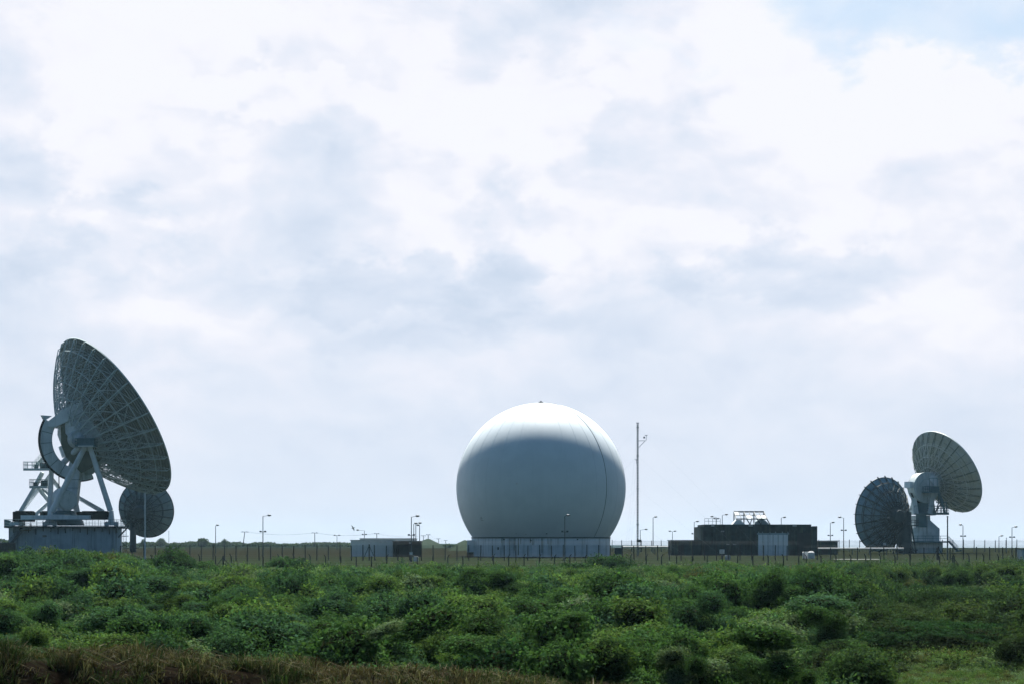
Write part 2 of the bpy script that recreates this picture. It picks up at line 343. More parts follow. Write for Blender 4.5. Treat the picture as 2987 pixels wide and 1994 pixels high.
def build_ground():
    ys = np.concatenate([np.linspace(-30, 30, 13)[:-1], np.arange(30, 50, .35), np.arange(50, 330, 2.0), np.arange(330, 520, 8), np.arange(520, 1300, 40), np.geomspace(1300, 30000, 14)])
    t = np.linspace(-1, 1, 161); t = np.sign(t) * np.abs(t) ** .855
    X = np.array([[tt * (0.30 * max(y, 0) * 1.25 + 25 + (3000 if y > 3000 else 0)) for tt in t] for y in ys]); Y = np.repeat(ys[:, None], len(t), 1)
    X *= np.where(Y > 500, 1 + (Y - 500) / 2500, 1)
    Z = ground(X, Y)
    n, k = X.shape; v = np.stack([X, Y, Z], -1).reshape(-1, 3)
    i = np.arange(n - 1)[:, None] * k + np.arange(k - 1)[None]; f = np.stack([i, i + 1, i + k + 1, i + k], -1).reshape(-1, 4)
    me = bpy.data.meshes.new('ground'); me.from_pydata(v.tolist(), [], f.tolist()); me.materials.append(ground_material())
    me.polygons.foreach_set('use_smooth', [True] * len(me.polygons)); o = bpy.data.objects.new('ground', me); col.objects.link(o); tag(o, kind='structure')
    m = mat('sea_water', (0.05, 0.09, 0.13), (0.06, 0.10, 0.14), 0.3, scale=0.01)
    s = MB().box((4000, 16500, -59), (26000, 31000, 1)).build('sea', m); tag(s, kind='structure')
build_ground()

# ------------------------------------------------------------------ dishes
def frame(axis):
    w = Vector(axis).normalized(); u = w.cross(Vector((0, 0, 1))).normalized(); v = w.cross(u)
    return Matrix((u, v, w)).transposed()
def reflector(root, V, axis, Rd, fD, nrib, rings, d0, d1, rhub, mp, mt, mring, chord=.07, web=.045, stiff=0, zig=True, over=0.0, droot=None, gap=0.0, mrim=None, nweb=7):
    """parabolic bowl with radial truss ribs and hoops; V = vertex in world space"""
    f = 2 * Rd * fD; rot = frame(axis); base = parent_world(root); T = Matrix.Translation(Vector(V) - base) @ rot.to_4x4()
    zs = lambda r: r * r / (4 * f)
    dd = lambda r: d1 + (d0 - d1) * max(0, 1 - (r - rhub) / (Rd - rhub)) ** .85
    # bowl (two skins)
    N = 96; b = MB(); rr = [rhub * .3 + (Rd - rhub * .3) * k / 20 for k in range(21)]
    b.lathe([(r, zs(r)) for r in rr] + [(r, zs(r) - .06) for r in rr[::-1]], N, close=True)
    if stiff:
        for k in range(stiff):
            r = rhub + (Rd - rhub) * (k + .5) / stiff
            b.lathe([(r - .035, zs(r) - .055), (r + .035, zs(r) - .055), (r + .035, zs(r) - .17), (r - .035, zs(r) - .17)], 64, close=True)
    o = b.build('reflector', mp, None, True); o.parent = root; o.matrix_local = T
    # ribs
    b = MB(); n = nweb; rs = [rhub + (Rd + over - rhub) * (k / n) ** .9 for k in range(n + 1)]
    back = [Vector((r, 0, zs(r) - dd(r) - gap)) for r in rs]; front = [Vector((r, 0, zs(r) - .1 - gap)) for r in rs]
    for k in range(n):
        b.bar(back[k], back[k + 1], chord * 2, chord * 2, up=(0, 1, 0)); b.bar(front[k], front[k + 1], chord * 1.4, up=(0, 1, 0))
        b.bar(back[k], front[k + 1] if k % 2 == 0 else front[k], web * 2, up=(0, 1, 0))
        b.bar(back[k + 1], front[k + 1], web * 2, up=(0, 1, 0)); b.bar(front[k], back[k + 1], web * 1.4, up=(0, 1, 0))
    rib = b.build('rib', mt, None); rib.parent = root; rib.matrix_local = T
    for j in range(1, nrib):
        c = rib.copy(); col.objects.link(c); c.parent = root; c.matrix_local = T @ Matrix.Rotation(2 * math.pi * j / nrib, 4, 'Z')
    # hoops with cross bracing between neighbouring ribs
    ang = [2 * math.pi * j / nrib for j in range(nrib)]
    ring_pt = lambda r, a, z: Vector((r * math.cos(a), r * math.sin(a), z))
    prev = rhub
    for r in rings:
        b = MB(); zb = zs(r) - dd(r) - gap
        pz = zs(prev) - dd(prev) - gap
        for j in range(nrib):
            a, c = ang[j], ang[(j + 1) % nrib]
            b.bar(ring_pt(r, a, zb), ring_pt(r, c, zb), chord * 1.5)
            b.bar(ring_pt(r, a, zs(r) - .12), ring_pt(r, c, zs(r) - .12), web * 1.5)
            b.bar(ring_pt(r, a, zb), ring_pt(r, c, zs(r) - .12), web * 1.3)
            if zig: b.bar(ring_pt(prev, a, pz), ring_pt(r, c, zb), web * 1.5); b.bar(ring_pt(prev, c, pz), ring_pt(r, a, zb), web * 1.5) if j % 2 else None
        prev = r
        o = b.build('hoop', mring, None); o.parent = root; o.matrix_local = T
    b = MB(); z = zs(Rd)
    b.lathe([(Rd - .04, z - .12), (Rd + .10, z - .12), (Rd + .10, z + .06), (Rd - .04, z + .06)], 96, close=True)
    o = b.build('rim', mrim or mt, None, True); o.parent = root; o.matrix_local = T
    return T, f, zs, dd
def dpart(root, T, mb, name, m, smooth=True):
    o = mb.build(name, m, None, smooth); o.parent = root; o.matrix_local = T; return o
def railing(p, h=1.05, r=.035, step=1.3, rails=(1.0, .55), close=False):
    b = MB(); pts = [Vector(q) for q in p] + ([Vector(p[0])] if close else [])
    for a, c in zip(pts, pts[1:]):
        L = (c - a).length; n = max(1, round(L / step))
        for k in range(n + 1):
            q = a.lerp(c, k / n); b.tube(q, q + Vector((0, 0, h)), r, n=5)
        for t in rails: b.tube(a + Vector((0, 0, h * t)), c + Vector((0, 0, h * t)), r, n=5)
    return b
def stair(p, q, width=.8, side=(0, 1, 0), mb=None):
    """inclined stair from bottom p to top q with treads and handrails"""
    b = mb or MB(); p = Vector(p); q = Vector(q); s = Vector(side) * width / 2
    for g in (-1, 1):
        b.bar(p + s * g, q + s * g, .07, .28)
        b.tube(p + s * g + Vector((0, 0, 1)), q + s * g + Vector((0, 0, 1)), .035, n=5)
        b.tube(p + s * g + Vector((0, 0, .5)), q + s * g + Vector((0, 0, .5)), .025, n=5)
        for k in range(6):
            c = p.lerp(q, k / 5) + s * g; b.tube(c, c + Vector((0, 0, 1)), .03, n=5)
    n = max(3, int(abs(q.z - p.z) / .2))
    for k in range(n):
        c = p.lerp(q, (k + .5) / n); b.box(c, (.26 if abs(side[1]) > .5 else width, width if abs(side[1]) > .5 else .26, .04))
    return b

def axis_at(px, py, a, u):
    """unit axis whose sideways part is a, upward part u, the rest away along the sight line"""
    ray = (P(px, py, 100) - Vector((0, 0, EYE))).normalized(); r = ray.cross(Vector((0, 0, 1))).normalized(); up = r.cross(ray)
    return r * a + up * u + ray * math.sqrt(max(0, 1 - a * a - u * u))
# ---- the big dish on the left
def big_left():
    D = 350.0; zdeck = P(0, 1532, D).z
    root = thing('dish_antenna', P(215, 1532, D), 'huge white steerable dish antenna with latticed back, standing on the concrete building at the left', 'dish antenna')
    axis = axis_at(335, 1214, .790, .507); Rd = 15.55
    f = 2 * Rd * .36; dep = Rd * Rd / (4 * f)
    C = P(335, 1214.5, D + 1); V = C - axis * dep
    T, f, zs, dd = reflector(root, V, axis, Rd, .36, 32, [6.0, 8.0, 10.1, 12.3, 14.3], 4.0, .7, 4.4, M['panel'], M['truss'], M['truss'], chord=.075, web=.04, stiff=26, nweb=8)
    # hub: polygonal box behind the vertex with a cone down to the elevation bearing
    b = MB(); b.lathe([(.3, .1), (4.3, .1), (4.9, -.5), (4.9, -3.3), (3.2, -4.6), (.3, -4.6)], 10, a0=R(9), a1=R(369)); dpart(root, T, b, 'hub', M['whitepaint'], False)
    el = frame(axis).col[0]                                    # elevation axis (horizontal)
    hz = Vector((axis.x, axis.y, 0)).normalized(); up = Vector((0, 0, 1))
    if el.y > 0: el = -el                                        # towards the camera
    E = P(236, 1283, D - 4)                                         # elevation bearing
    # elevation wheel: two thick arcs in the plane (hz, up)
    def wheel(off, name):
        b = MB(); ro, ri = 6.95, 4.9; n = 26; a0, a1 = R(150), R(292)
        prev = None
        for k in range(n + 1):
            a = a0 + (a1 - a0) * k / n; d = hz * math.cos(a) + up * math.sin(a)
            q = [E + el * (off + s) + d * r for s in (-.45, .45) for r in (ri, ro)]
            if prev: b.add(prev + q, [(0, 1, 5, 4), (2, 6, 7, 3), (1, 3, 7, 5), (0, 4, 6, 2)])
            else: b.add(q, [(0, 2, 3, 1)])
            prev = q
        b.add(prev, [(0, 1, 3, 2)])
        w = b.build(name, M['whitepaint'], root)
        b = MB(); prev = None                                    # dark gear rim on the outside
        for k in range(n + 1):
            a = a0 + (a1 - a0) * k / n; d = hz * math.cos(a) + up * math.sin(a)
            q = [E + el * (off + s) + d * r for s in (-.3, .3) for r in (ro + .004, ro + .22)]
            if prev: b.add(prev + q, [(0, 1, 5, 4), (2, 6, 7, 3), (1, 3, 7, 5)])
            prev = q
        b.build('gear_rim', M['black'], w)
        for k in range(1, 8):
            b = MB(); a = a0 + (a1 - a0) * k / 8; d = hz * math.cos(a) + up * math.sin(a)
            b.bar(E + el * (off + .46) + d * ri, E + el * (off + .46) + d * ro, .07, .05, up=tuple(el))
            b.build('joint_strip', M['darksteel'], w)
        return w
    wheel(-1.2, 'elevation_wheel')
    # arms from the wheel ends to the hub
    H = V - axis * 3.3
    b = MB()
    wpt = lambda a, r: E + hz * math.cos(R(a)) * r + up * math.sin(R(a)) * r
    b.prism([P(*q, D - 6.6) for q in ((139, 1243), (139, 1228), (190, 1189), (239, 1168), (244, 1212), (208, 1222), (156, 1246))], (0, 2.6, 0)); b.build('upper_arm', M['whitepaint'], root)
    b = MB(); b.taper(wpt(288, 6.2) + el * -1.2, V - axis * 1.8 + Vector((.6, 0, -4.0)), 1.5, 3.0, 1.0, 1.4, side=tuple(hz)); b.build('lower_arm', M['hubpaint'], root)
    b = MB(); b.add([wpt(152, 7.0) + el * o for o in (-1.6, -.8)] + [wpt(148, 7.9) + el * o for o in (-1.6, -.8)] + [wpt(140, 6.4) + el * o for o in (-1.6, -.8)], [(0, 2, 4), (1, 5, 3), (0, 1, 3, 2), (2, 3, 5, 4), (0, 4, 5, 1)]); b.build('stop_fin', M['whitepaint'], root)
    # dull web plate inside the wheel + bearing drum
    b = MB(); b.prism([P(*q, D - 5.9) for q in ((177, 1238), (208, 1221), (247, 1255), (275, 1300), (296, 1335), (265, 1363), (236, 1378), (210, 1350), (192, 1332), (178, 1295))], (0, .5, 0))
    b.build('web_plate', mat('olive_weathered_plate', (.17, .18, .13), (.12, .13, .09), .7, scale=.5), root)
    E2 = P(228, 1279, D - 6.6); b = MB(); b.tube(E2 + el * -1.0, E2 + el * 1.0, 1.6, n=20); b.tube(E2 + el * 1.0, E2 + el * 1.5, 1.15, .6, n=20); b.build('bearing', M['hubpaint'], root, True)
    # bearing platform
    c = P(252, 1299, D - 8.5)
    pf = MB().box(c, (3.4, 2.4, .28)).box(c + Vector((0, 0, .75)), (2.9, 1.6, 1.15)).build('platform', M['tealsteel'], root)
    railing([c + Vector(q) for q in ((-1.7, -1.2, .14), (1.7, -1.2, .14), (1.7, 1.2, .14), (-1.7, 1.2, .14))], 1.1, close=True, step=.9).build('railing', M['tealsteel'], pf)
    MB().bar(P(228, 1300, D - 9.9), P(272, 1300, D - 9.9), .35, .22).build('cap_beam', M['white'], root)
    # the legs: tubes from the bearing to the azimuth frame
    zt = lambda px, py, d: P(px, py, D + d)
    legs = [((262, 1301, -8), (322, 1488, -8), .50), ((247, 1303, -8), (152, 1490, -8), .54), ((234, 1300, -7), (166, 1366, -2), .58),
            ((150, 1372, 1), (145, 1500, 0), .50), ((101, 1420, 3), (60, 1490, 3), .40), ((113, 1424, 5), (64, 1488, 6), .40), ((110, 1420, 4), (170, 1492, 5), .42),
            ((152, 1395, 3), (232, 1500, 5), .42), ((182, 1430, 6), (100, 1502, 4), .38), ((222, 1446, 6), (302, 1492, 7), .42), ((219, 1455, 5), (227, 1498, 5), .5),
            ((124, 1376, 3), (101, 1420, 3), .45), ((152, 1376, 5), (118, 1422, 5), .38), ((133, 1333, 6), (100, 1362, 6), .5), ((178, 1300, 6), (190, 1330, 6), .6)]
    for (a, c_, r) in legs:
        MB().tube(zt(*a), zt(*c_), r * .86, r, n=12).build('leg', M['whitepaint'], root, True)
    # hanging tapered box girder ending in a horizontal drum over a square column
    b = MB(); b.taper(P(228, 1318, D - 4.4), P(201, 1462, D - 4), 1.75, 2.95, 1.6, 2.4); b.build('girder', M['whitepaint'], root)
    for t in (.55, .72):
        b = MB(); b.bar(P(228, 1318, D - 5.5).lerp(P(201, 1462, D - 5.5), t) - Vector((1.25, 0, 0)), P(228, 1318, D - 5.5).lerp(P(201, 1462, D - 5.5), t) + Vector((1.25, 0, 0)), .06)
        b.build('joint_strip', M['darksteel'], root)
    q = P(205, 1458, D - 5.6); b = MB(); b.tube(q + Vector((-1.9, 1.6, .5)), q + Vector((-.1, -1.7, -.1)), 1.75, 1.75, n=28); b.tube(q + Vector((-.1, -1.7, -.1)), q + Vector((0.06, -1.98, -.15)), 1.5, 1.45, n=28); b.build('drum', M['concrete'], root, True)
    b = MB(); b.box(P(187, 1473, D), (2.0, 2.4, 3.4)); b.taper(P(188, 1502, D), P(188, 1496, D), 2.4, 2.0, 2.6, 2.4); b.build('column', M['whitepaint'], root)
    b = MB(); b.lathe([(3.6, 0), (3.0, 1.3), (2.2, 1.6), (2.0, 2.6)], 20, c=P(187, 1531, D)); b.build('pintle', M['tealsteel'], root, True)
    # azimuth frame, ballast cabins, bogies
    b = MB(); b.box((P(163, 1508, D - 7).x, D - 7, P(0, 1508, D - 7).z), (11.9, 1.0, .8)); b.box((P(163, 1508, D + 5).x, D + 5, P(0, 1508, D + 5).z), (14, 1.0, .8)); b.box(P(187, 1508, D), (3, 12, .9)); b.build('azimuth_frame', M['whitepaint'], root)
    for (x0, x1, y0, y1, d) in ((42, 98, 1491, 1520, -4.5), (121, 141, 1491, 1514, -4), (230, 318, 1491, 1514, -4.6), (200, 232, 1494, 1500, 3)):
        a = P(x0, y0, D + d); c_ = P(x1, y1, D + d)
        MB().box((a + c_) / 2, (c_.x - a.x, 2.4, a.z - c_.z)).box(((a.x + c_.x) / 2 + .2, D + d, a.z + .06), ((c_.x - a.x) * .8, 2.0, .12)).build('ballast_block', M['black'], root)
    for px, w in ((325, 9), (146, 8), (50, 8)):
        b = MB(); c_ = P(px, 1518, D - 5); s = w / 16.6
        b.taper(P(px, 1531, D - 5), P(px, 1488, D - 5), 1.1, .55, 1.2, .9)
        for g in (-.8, .8): b.tube(Vector((c_.x + g, c_.y - .3, P(0, 1527, D - 5).z)), Vector((c_.x + g, c_.y + .3, P(0, 1527, D - 5).z)), .42, n=14)
        b.box((c_.x, c_.y, P(0, 1525, D - 5).z), (2.4, .5, .5)); b.build('bogie', M['whitepaint'], root)
    # work platforms on the left
    for (x0, x1, y, d, depth) in ((74, 165, 1367, 0, 3.0), (90, 141, 1418, 2, 2.2)):
        a = P(x0, y, D + d); c_ = P(x1, y, D + d); b = MB(); b.box(((a.x + c_.x) / 2, D + d, a.z), (c_.x - a.x, depth, .22)); b.bar((a.x, D + d - depth / 2, a.z - .1), (c_.x, D + d - depth / 2, a.z - .1), .1, .4)
        pf = b.build('platform', M['truss'], root); h = depth / 2
        railing([(a.x, D + d + h, a.z + .1), (a.x, D + d - h, a.z + .1), (c_.x, D + d - h, a.z + .1), (c_.x, D + d + h, a.z + .1)], 1.15, step=.8, r=.04, close=True).build('railing', M['tealsteel'], pf)
        MB().box(((a.x + c_.x) / 2 + .8, D + d + .3, a.z + .6), ((c_.x - a.x) * .35, .9, 1.0)).build('motor_cabinet', M['darksteel'], pf); MB().box(((a.x + c_.x) / 2 - .9, D + d + .4, a.z + .45), (.6, .5, .7)).build('motor_cabinet', M['darksteel'], pf)
    stair(P(100, 1362, D + 3), P(133, 1322, D + 6)).build('stair', M['truss'], root)
    stair(P(183, 1478, D + 3), P(125, 1425, D + 3)).build('stair', M['truss'], root)
    b = MB(); b.path([P(160, 1372, D - 1), P(172, 1388, D - 1), P(172, 1428, D - 1), P(176, 1438, D - 1)], .09); b.build('cable_loop', M['darksteel'], root)

    # the building below
    D2 = 342.0; a = R(10.5); cx = P(187, 1530, D2).x - 1.55; zt_ = P(0, 1538, D2).z; zb = -1.6
    br = thing('antenna_building', (cx, D2 + 9, zb), 'wide slate-blue concrete building with overhanging railed deck carrying the huge left dish', 'building')
    W, Dp = 18.9, 18; ch = 1.0; rot = Matrix.Rotation(a, 3, 'Z'); cen = Vector((cx, D2 + Dp / 2, 0))
    def ring(w, d, c, z): return [cen + rot @ Vector((x, y, z)) for x, y in ((-w/2 + c, -d/2), (w/2 - c, -d/2), (w/2, -d/2 + c), (w/2, d/2 - c), (w/2 - c, d/2), (-w/2 + c, d/2), (-w/2, d/2 - c), (-w/2, -d/2 + c))]
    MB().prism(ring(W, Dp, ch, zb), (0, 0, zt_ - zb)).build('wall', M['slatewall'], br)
    dk = MB().prism(ring(W + 1.5, Dp + 1.5, 1.4, zt_ + .003), (0, 0, .32)).build('deck', M['darksteel'], br)
    railing(ring(W + 1.4, Dp + 1.4, 1.4, zt_ + .32), 1.1, step=1.0, r=.04, close=True, rails=(1, .5, .12)).build('railing', M['tealsteel'], dk)
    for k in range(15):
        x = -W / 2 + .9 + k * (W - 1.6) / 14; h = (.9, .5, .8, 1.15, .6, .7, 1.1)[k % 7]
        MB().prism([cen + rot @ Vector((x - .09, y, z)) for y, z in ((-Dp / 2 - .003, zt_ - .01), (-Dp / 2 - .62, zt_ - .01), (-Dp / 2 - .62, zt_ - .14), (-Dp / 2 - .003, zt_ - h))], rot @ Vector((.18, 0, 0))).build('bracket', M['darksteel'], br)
    for px_, py_, w_, h_ in ((103, 1562, .7, .32), (149, 1575, .12, 3.4), (229, 1570, .1, 3.0), (62, 1560, .1, 2)):
        c_ = P(px_, py_, D2); MB().box(cen + rot @ Vector((c_.x - cx, -Dp / 2 - .05, c_.z)), (w_, .1, h_), a).build('vent' if h_ < 1 else 'drain_pipe', M['glassdark'] if h_ < 1 else M['slatewall'], br)
    c_ = P(80, 1535, D2 - 1.0)
    stair(P(28, 1590, D2 - 2.2), P(64, 1546, D2 - 2.2)).build('stair', M['pole'], br)
    pf = MB().box(P(74, 1545, D2 - 2.0), (1.7, 1.4, .14)).build('stair_landing', M['rust'], br)
    lz = P(74, 1545, D2 - 2.0); railing([lz + Vector(q) for q in ((-.85, -.7, .07), (.85, -.7, .07), (.85, .7, .07))], 1.05, step=.6).build('railing', M['rust'], pf)
    # caged ladder and brace on the right end
    b = MB(); x = P(359, 1540, D2 - 1)
    for g in (0, .55):
        b.tube((x.x + g, x.y, zb + .4), (x.x + g, x.y, zt_ + 1.3), .04, n=5)
    z = zb + .5
    while z < zt_ + 1: b.tube((x.x, x.y, z), (x.x + .55, x.y, z), .03, n=5); z += .35
    b.build('ladder', M['darksteel'], br)
    MB().tube(P(345, 1566, D2 - 1), P(378, 1531, D2 - 1), .13).tube(P(345, 1541, D2 - 1), P(378, 1531, D2 - 1), .1).build('brace', M['darksteel'], br)
big_left()

def pedestal_dish(name, label, C, axis, Rd, D, mp, mt, nrib, rings, d0, zbase, col_r, hubxy, over=.0, fD=.34, chord=.07, legs=True):
    """a dark space-frame dish on a steel column: C = centre of the rim"""
    root = thing(name, (P(hubxy[0], 0, D).x, D, zbase), label, 'dish antenna')
    axis = Vector(axis).normalized(); f = 2 * Rd * fD; V = C - axis * (Rd * Rd / (4 * f))
    T, f, zs, dd = reflector(root, V, axis, Rd, fD, nrib, rings, d0, .30, 1.3, mp, mt, mt, chord=chord, web=.045, over=over, gap=0, nweb=5)
    b = MB(); b.lathe([(.2, 0), (1.5, 0), (1.7, -1.4), (1.3, -2.2), (.2, -2.2)], 14); dpart(root, T, b, 'hub', mt, False)
    H = V - axis * 2.2; cp = Vector((root.location.x, D, H.z - .6))
    b = MB(); b.box(cp + Vector((0, .2, .4)), (2.3, 2.2, 2.4)); b.bar(cp + Vector((0, 0, .5)), V - axis * 1.2, 1.3); b.build('yoke', mt, root)
    b = MB(); b.tube((cp.x, D, zbase - .4), (cp.x, D, cp.z - .7), col_r, col_r * .9, n=12); b.build('column', M['darksteel'], root, True)
    z = cp.z - 1.2; pf = MB().box((cp.x, D, z), (5.0, 3.2, .2)).build('platform', M['darksteel'], root)
    railing([(cp.x - 2.5, D - 1.6, z + .1), (cp.x + 2.5, D - 1.6, z + .1), (cp.x + 2.5, D + 1.6, z + .1), (cp.x - 2.5, D + 1.6, z + .1)], 1.05, step=.9, r=.04, close=True).build('railing', M['darksteel'], pf)
    # motor screw from platform up to the back of the bowl
    MB().tube(cp + Vector((.9, -.9, -.6)), V - axis * .6 + Vector((.6, 0, -Rd * .42)), .14).tube(cp + Vector((-.9, -.9, -.6)), V - axis * .6 + Vector((-.6, 0, -Rd * .42)), .14).build('elevation_jack', mt, root)
    return root, cp
# the smaller dish behind the big one
r2, cp = pedestal_dish('dish_antenna', 'smaller dark lattice-backed dish partly hidden behind the lower edge of the huge left dish', P(427, 1483, 445), tuple(axis_at(430, 1484, .37, .2)), 6.45, 445, M['panelgrey'], M['darksteel'], 20, [2.8, 4.6], 1.2, -.3, .75, (388, 0), chord=.075)
b = MB(); b.box((cp.x, 443, .9), (3.6, 2, .1)); b.bar((cp.x - 4.3, 443, 2.3), (cp.x - .6, 443, 5.6), .22); b.bar((cp.x - 4.3, 443, 3.6), (cp.x - .6, 443, 3.6), .14)
for g in (-3.6, -2.9, -1.9): b.bar((cp.x + g - 1.2, 443, -.2), (cp.x + g - 1.2, 443, 4.6), .12)
b.build('access_frame', M['darksteel'], r2)
# the dark dish low on the right
r3, cp = pedestal_dish('dish_antenna', 'dark slate dish with black web of ribs, nearly touching the ground at the right', P(2573, 1499, 415), (-.56, .80, .10), 7.7, 415, M['panelmid'], M['darksteel'], 24, [3.0, 5.0, 6.7], 1.7, -.5, 1.5, (2640, 0), over=.35, chord=.06)
b = MB()
for g in (-2.2, 2.2):
    b.bar((cp.x + g, 414, -.6), (cp.x + g * .5, 414, cp.z - 1.2), .3); b.bar((cp.x + g, 417, -.6), (cp.x + g * .5, 417, cp.z - 1.2), .3)
b.bar((cp.x - 2.2, 413.9, -.2), (cp.x + 1.2, 413.9, cp.z - 2.4), .16); b.bar((cp.x + 2.2, 413.9, -.2), (cp.x - 1.2, 413.9, cp.z - 2.4), .16)
b.box((cp.x, 415, .6), (4.6, 3.6, .2)); b.build('support_frame', M['darksteel'], r3)
for k, (dx, dz) in enumerate(((-5.9, .6), (-6.8, -4.9))):
    MB().tube((cp.x + dx + 1.6, 411.2, cp.z + dz - .2), (cp.x + dx + 2.0, 410.9, cp.z + dz - .2), .24, n=12).build('lamp', M['white'], r3, True)

def upper_right():
    D = 425.0; root = thing('dish_antenna', (P(2703, 0, D).x, D, -.1), 'pale grey-green dish raised on a white concrete pedestal, high at the right', 'dish antenna')
    axis = axis_at(2762, 1375, .670, .462); Rd = 9.70; fD = .36; f = 2 * Rd * fD; C = P(2762, 1375, D + 2); V = C - axis * (Rd * Rd / (4 * f))
    T, f, zs, dd = reflector(root, V, axis, Rd, fD, 28, [3.4, 5.4, 7.6], 1.7, .35, 1.8, M['panelpale'], M['panel'], M['truss'], chord=.04, web=.025, zig=True, nweb=8, mrim=M['truss'], stiff=3)
    b = MB(); b.lathe([(.2, .1), (2.0, .1), (2.7, -1.9), (2.5, -3.0), (.2, -3.0)], 24); dpart(root, T, b, 'hub', M['white'])
    el = frame(axis).col[0]; el = -el if el.y > 0 else el; up = Vector((0, 0, 1)); hz = Vector((axis.x, axis.y, 0)).normalized()
    E = P(2690, 1421, D - 1.5)
    rot = Matrix((hz, up, hz.cross(up))).transposed(); sgn = 1 if hz.cross(up).dot(el) > 0 else -1
    b = MB(); b.lathe([(0, 1.5 * sgn), (3.0, 1.5 * sgn), (3.15, 1.35 * sgn), (3.15, -1.0 * sgn), (0, -1.0 * sgn)], 40, c=E, M=rot); w = b.build('elevation_drum', M['concrete'], root, True)
    b = MB(); b.lathe([(1.75, 1.503 * sgn), (1.95, 1.503 * sgn), (1.95, 1.62 * sgn), (1.75, 1.62 * sgn)], 40, c=E, M=rot, close=True); b.lathe([(3.0, 1.40 * sgn), (3.3, 1.40 * sgn), (3.3, 1.2 * sgn), (3.0, 1.2 * sgn)], 40, c=E, M=rot, close=True); b.build('flange', M['truss'], w, True)
    b = MB(); b.lathe([(3.19, -.35), (3.42, -.35), (3.42, .35), (3.19, .35)], 30, c=E, M=rot, close=True, a0=R(200), a1=R(300)); b.build('gear_rim', M['black'], w, True)
    MB().bar(E + up * .4 - hz * .8, E + up * .6 - hz * 4.0, 2.0, 1.3).build('counterweight', M['whitepaint'], root)
    MB().taper(E + hz * .5, V - axis * 1.0, 3.6, 3.4, 3.0, 3.2, side=tuple(up)).build('neck', M['whitepaint'], root)
    MB().taper(P(2690, 1500, D - .3), P(2693, 1432, D - .3), 5.0, 3.4, 4.5, 3.0).build('mount_head', M['tealsteel'], root)
    for (a, c_) in (((2671, 1498), (2664, 1440)), ((2712, 1498), (2722, 1432))):
        MB().taper(P(*a, D - 3), P(*c_, D - 2.4), 1.1, .9).build('leg', M['concrete'], root)
    # platforms
    a = P(2661, 1497, D - 1); c_ = P(2761, 1497, D - 1); z = a.z
    pf = MB().box(((a.x + c_.x) / 2, D - .6, z), (c_.x - a.x, 5.6, .3)).box(((a.x + c_.x) / 2, D - 3.42, z + .0), (c_.x - a.x, .12, .5)).build('platform', M['tealsteel'], root)
    railing([(a.x, D - 3.3, z + .15), (c_.x, D - 3.3, z + .15), (c_.x, D + 2.1, z + .15), (a.x, D + 2.1, z + .15)], 1.5, step=1.2, r=.045, close=True, rails=(1, .66, .33)).build('railing', M['tealsteel'], pf)
    fr = MB()
    for (p, q) in (((2729, 1496), (2738, 1464)), ((2745, 1496), (2745, 1464)), ((2761, 1496), (2761, 1464)), ((2731, 1464), (2762, 1464)), ((2738, 1464), (2737, 1437)), ((2738, 1437), (2752, 1464)), ((2727, 1496), (2745, 1466))):
        fr.bar(P(*p, D - 3.3), P(*q, D - 3.3), .22)
    fr.build('support_frame', M['tealsteel'], root)
    a = P(2692, 1434, D - 4.5); c_ = P(2739, 1434, D - 4.5)
    pf = MB().box(((a.x + c_.x) / 2, D - 4.2, a.z), (c_.x - a.x, 2.2, .25)).box(((a.x + c_.x) / 2 + .8, D - 4.2, a.z + .7), ((c_.x - a.x) * .5, 1.4, 1.1)).build('platform', M['tealsteel'], root)
    railing([(a.x, D - 5.3, a.z + .1), (c_.x, D - 5.3, a.z + .1), (c_.x, D - 3.1, a.z + .1), (a.x, D - 3.1, a.z + .1)], 1.1, step=.8, close=True, r=.045).build('railing', M['tealsteel'], pf)
    fr = MB(); q = [P(2711, 1433, D - 5), P(2711, 1393, D - 5), P(2734, 1393, D - 5), P(2734, 1433, D - 5)]
    for s, t in zip(q, q[1:]): fr.bar(s, t, .14)
    fr.bar(P(2722, 1433, D - 5), P(2722, 1393, D - 5), .1); fr.build('access_frame', M['tealsteel'], root)
    stair(P(2757, 1496, D - 4), P(2738, 1437, D - 4)).build('stair', M['tealsteel'], root)
    MB().tube(P(2646, 1424, D - 2), P(2664, 1408, D - 2), .13).tube(P(2654, 1437, D - 3), P(2664, 1470, D - 3), .12).build('strut', M['white'], root)
    # concrete pedestal: a thing of its own
    pr = thing('antenna_pedestal', (P(2703, 0, D).x, D, -.4), 'stained white concrete pedestal with sloping shoulder below the raised right-hand dish', 'pedestal')
    S = lambda pts, d, dep, nm, m: MB().prism([P(x, y, D + d) for x, y in pts], (0, dep, 0)).build(nm, m, pr)
    S([(2664, 1578), (2741, 1578), (2741, 1540), (2736, 1536), (2714, 1516), (2713, 1502), (2672, 1502), (2672, 1538), (2664, 1538)], -2.6, 5.4, 'body', M['concrete'])
    S([(2655, 1612), (2748, 1612), (2748, 1581), (2655, 1581)], -3.2, 6.4, 'plinth', M['concrete'])
    S([(2672, 1536), (2704, 1536), (2702, 1500), (2672, 1500)], -2.9, .28, 'duct', M['tealsteel'])
    a = P(2632, 1579, D - 4.5); c_ = P(2766, 1579, D - 4.5)
    pf = MB().box(((a.x + c_.x) / 2, D - 3.9, a.z), (c_.x - a.x, 1.3, .32)).build('walkway', M['tealsteel'], pr)
    railing([(a.x, D - 4.5, a.z + .16), (c_.x, D - 4.5, a.z + .16)], 1.1, step=1.7, r=.045).build('railing', M['tealsteel'], pf)
    stair(P(2794, 1606, D - 4), P(2767, 1577, D - 4)).build('stair', M['tealsteel'], pr)
    S([(2788, 1608), (2806, 1606), (2806, 1602), (2788, 1604)], -4.4, 1, 'stair_landing', M['tealsteel'])
upper_right()

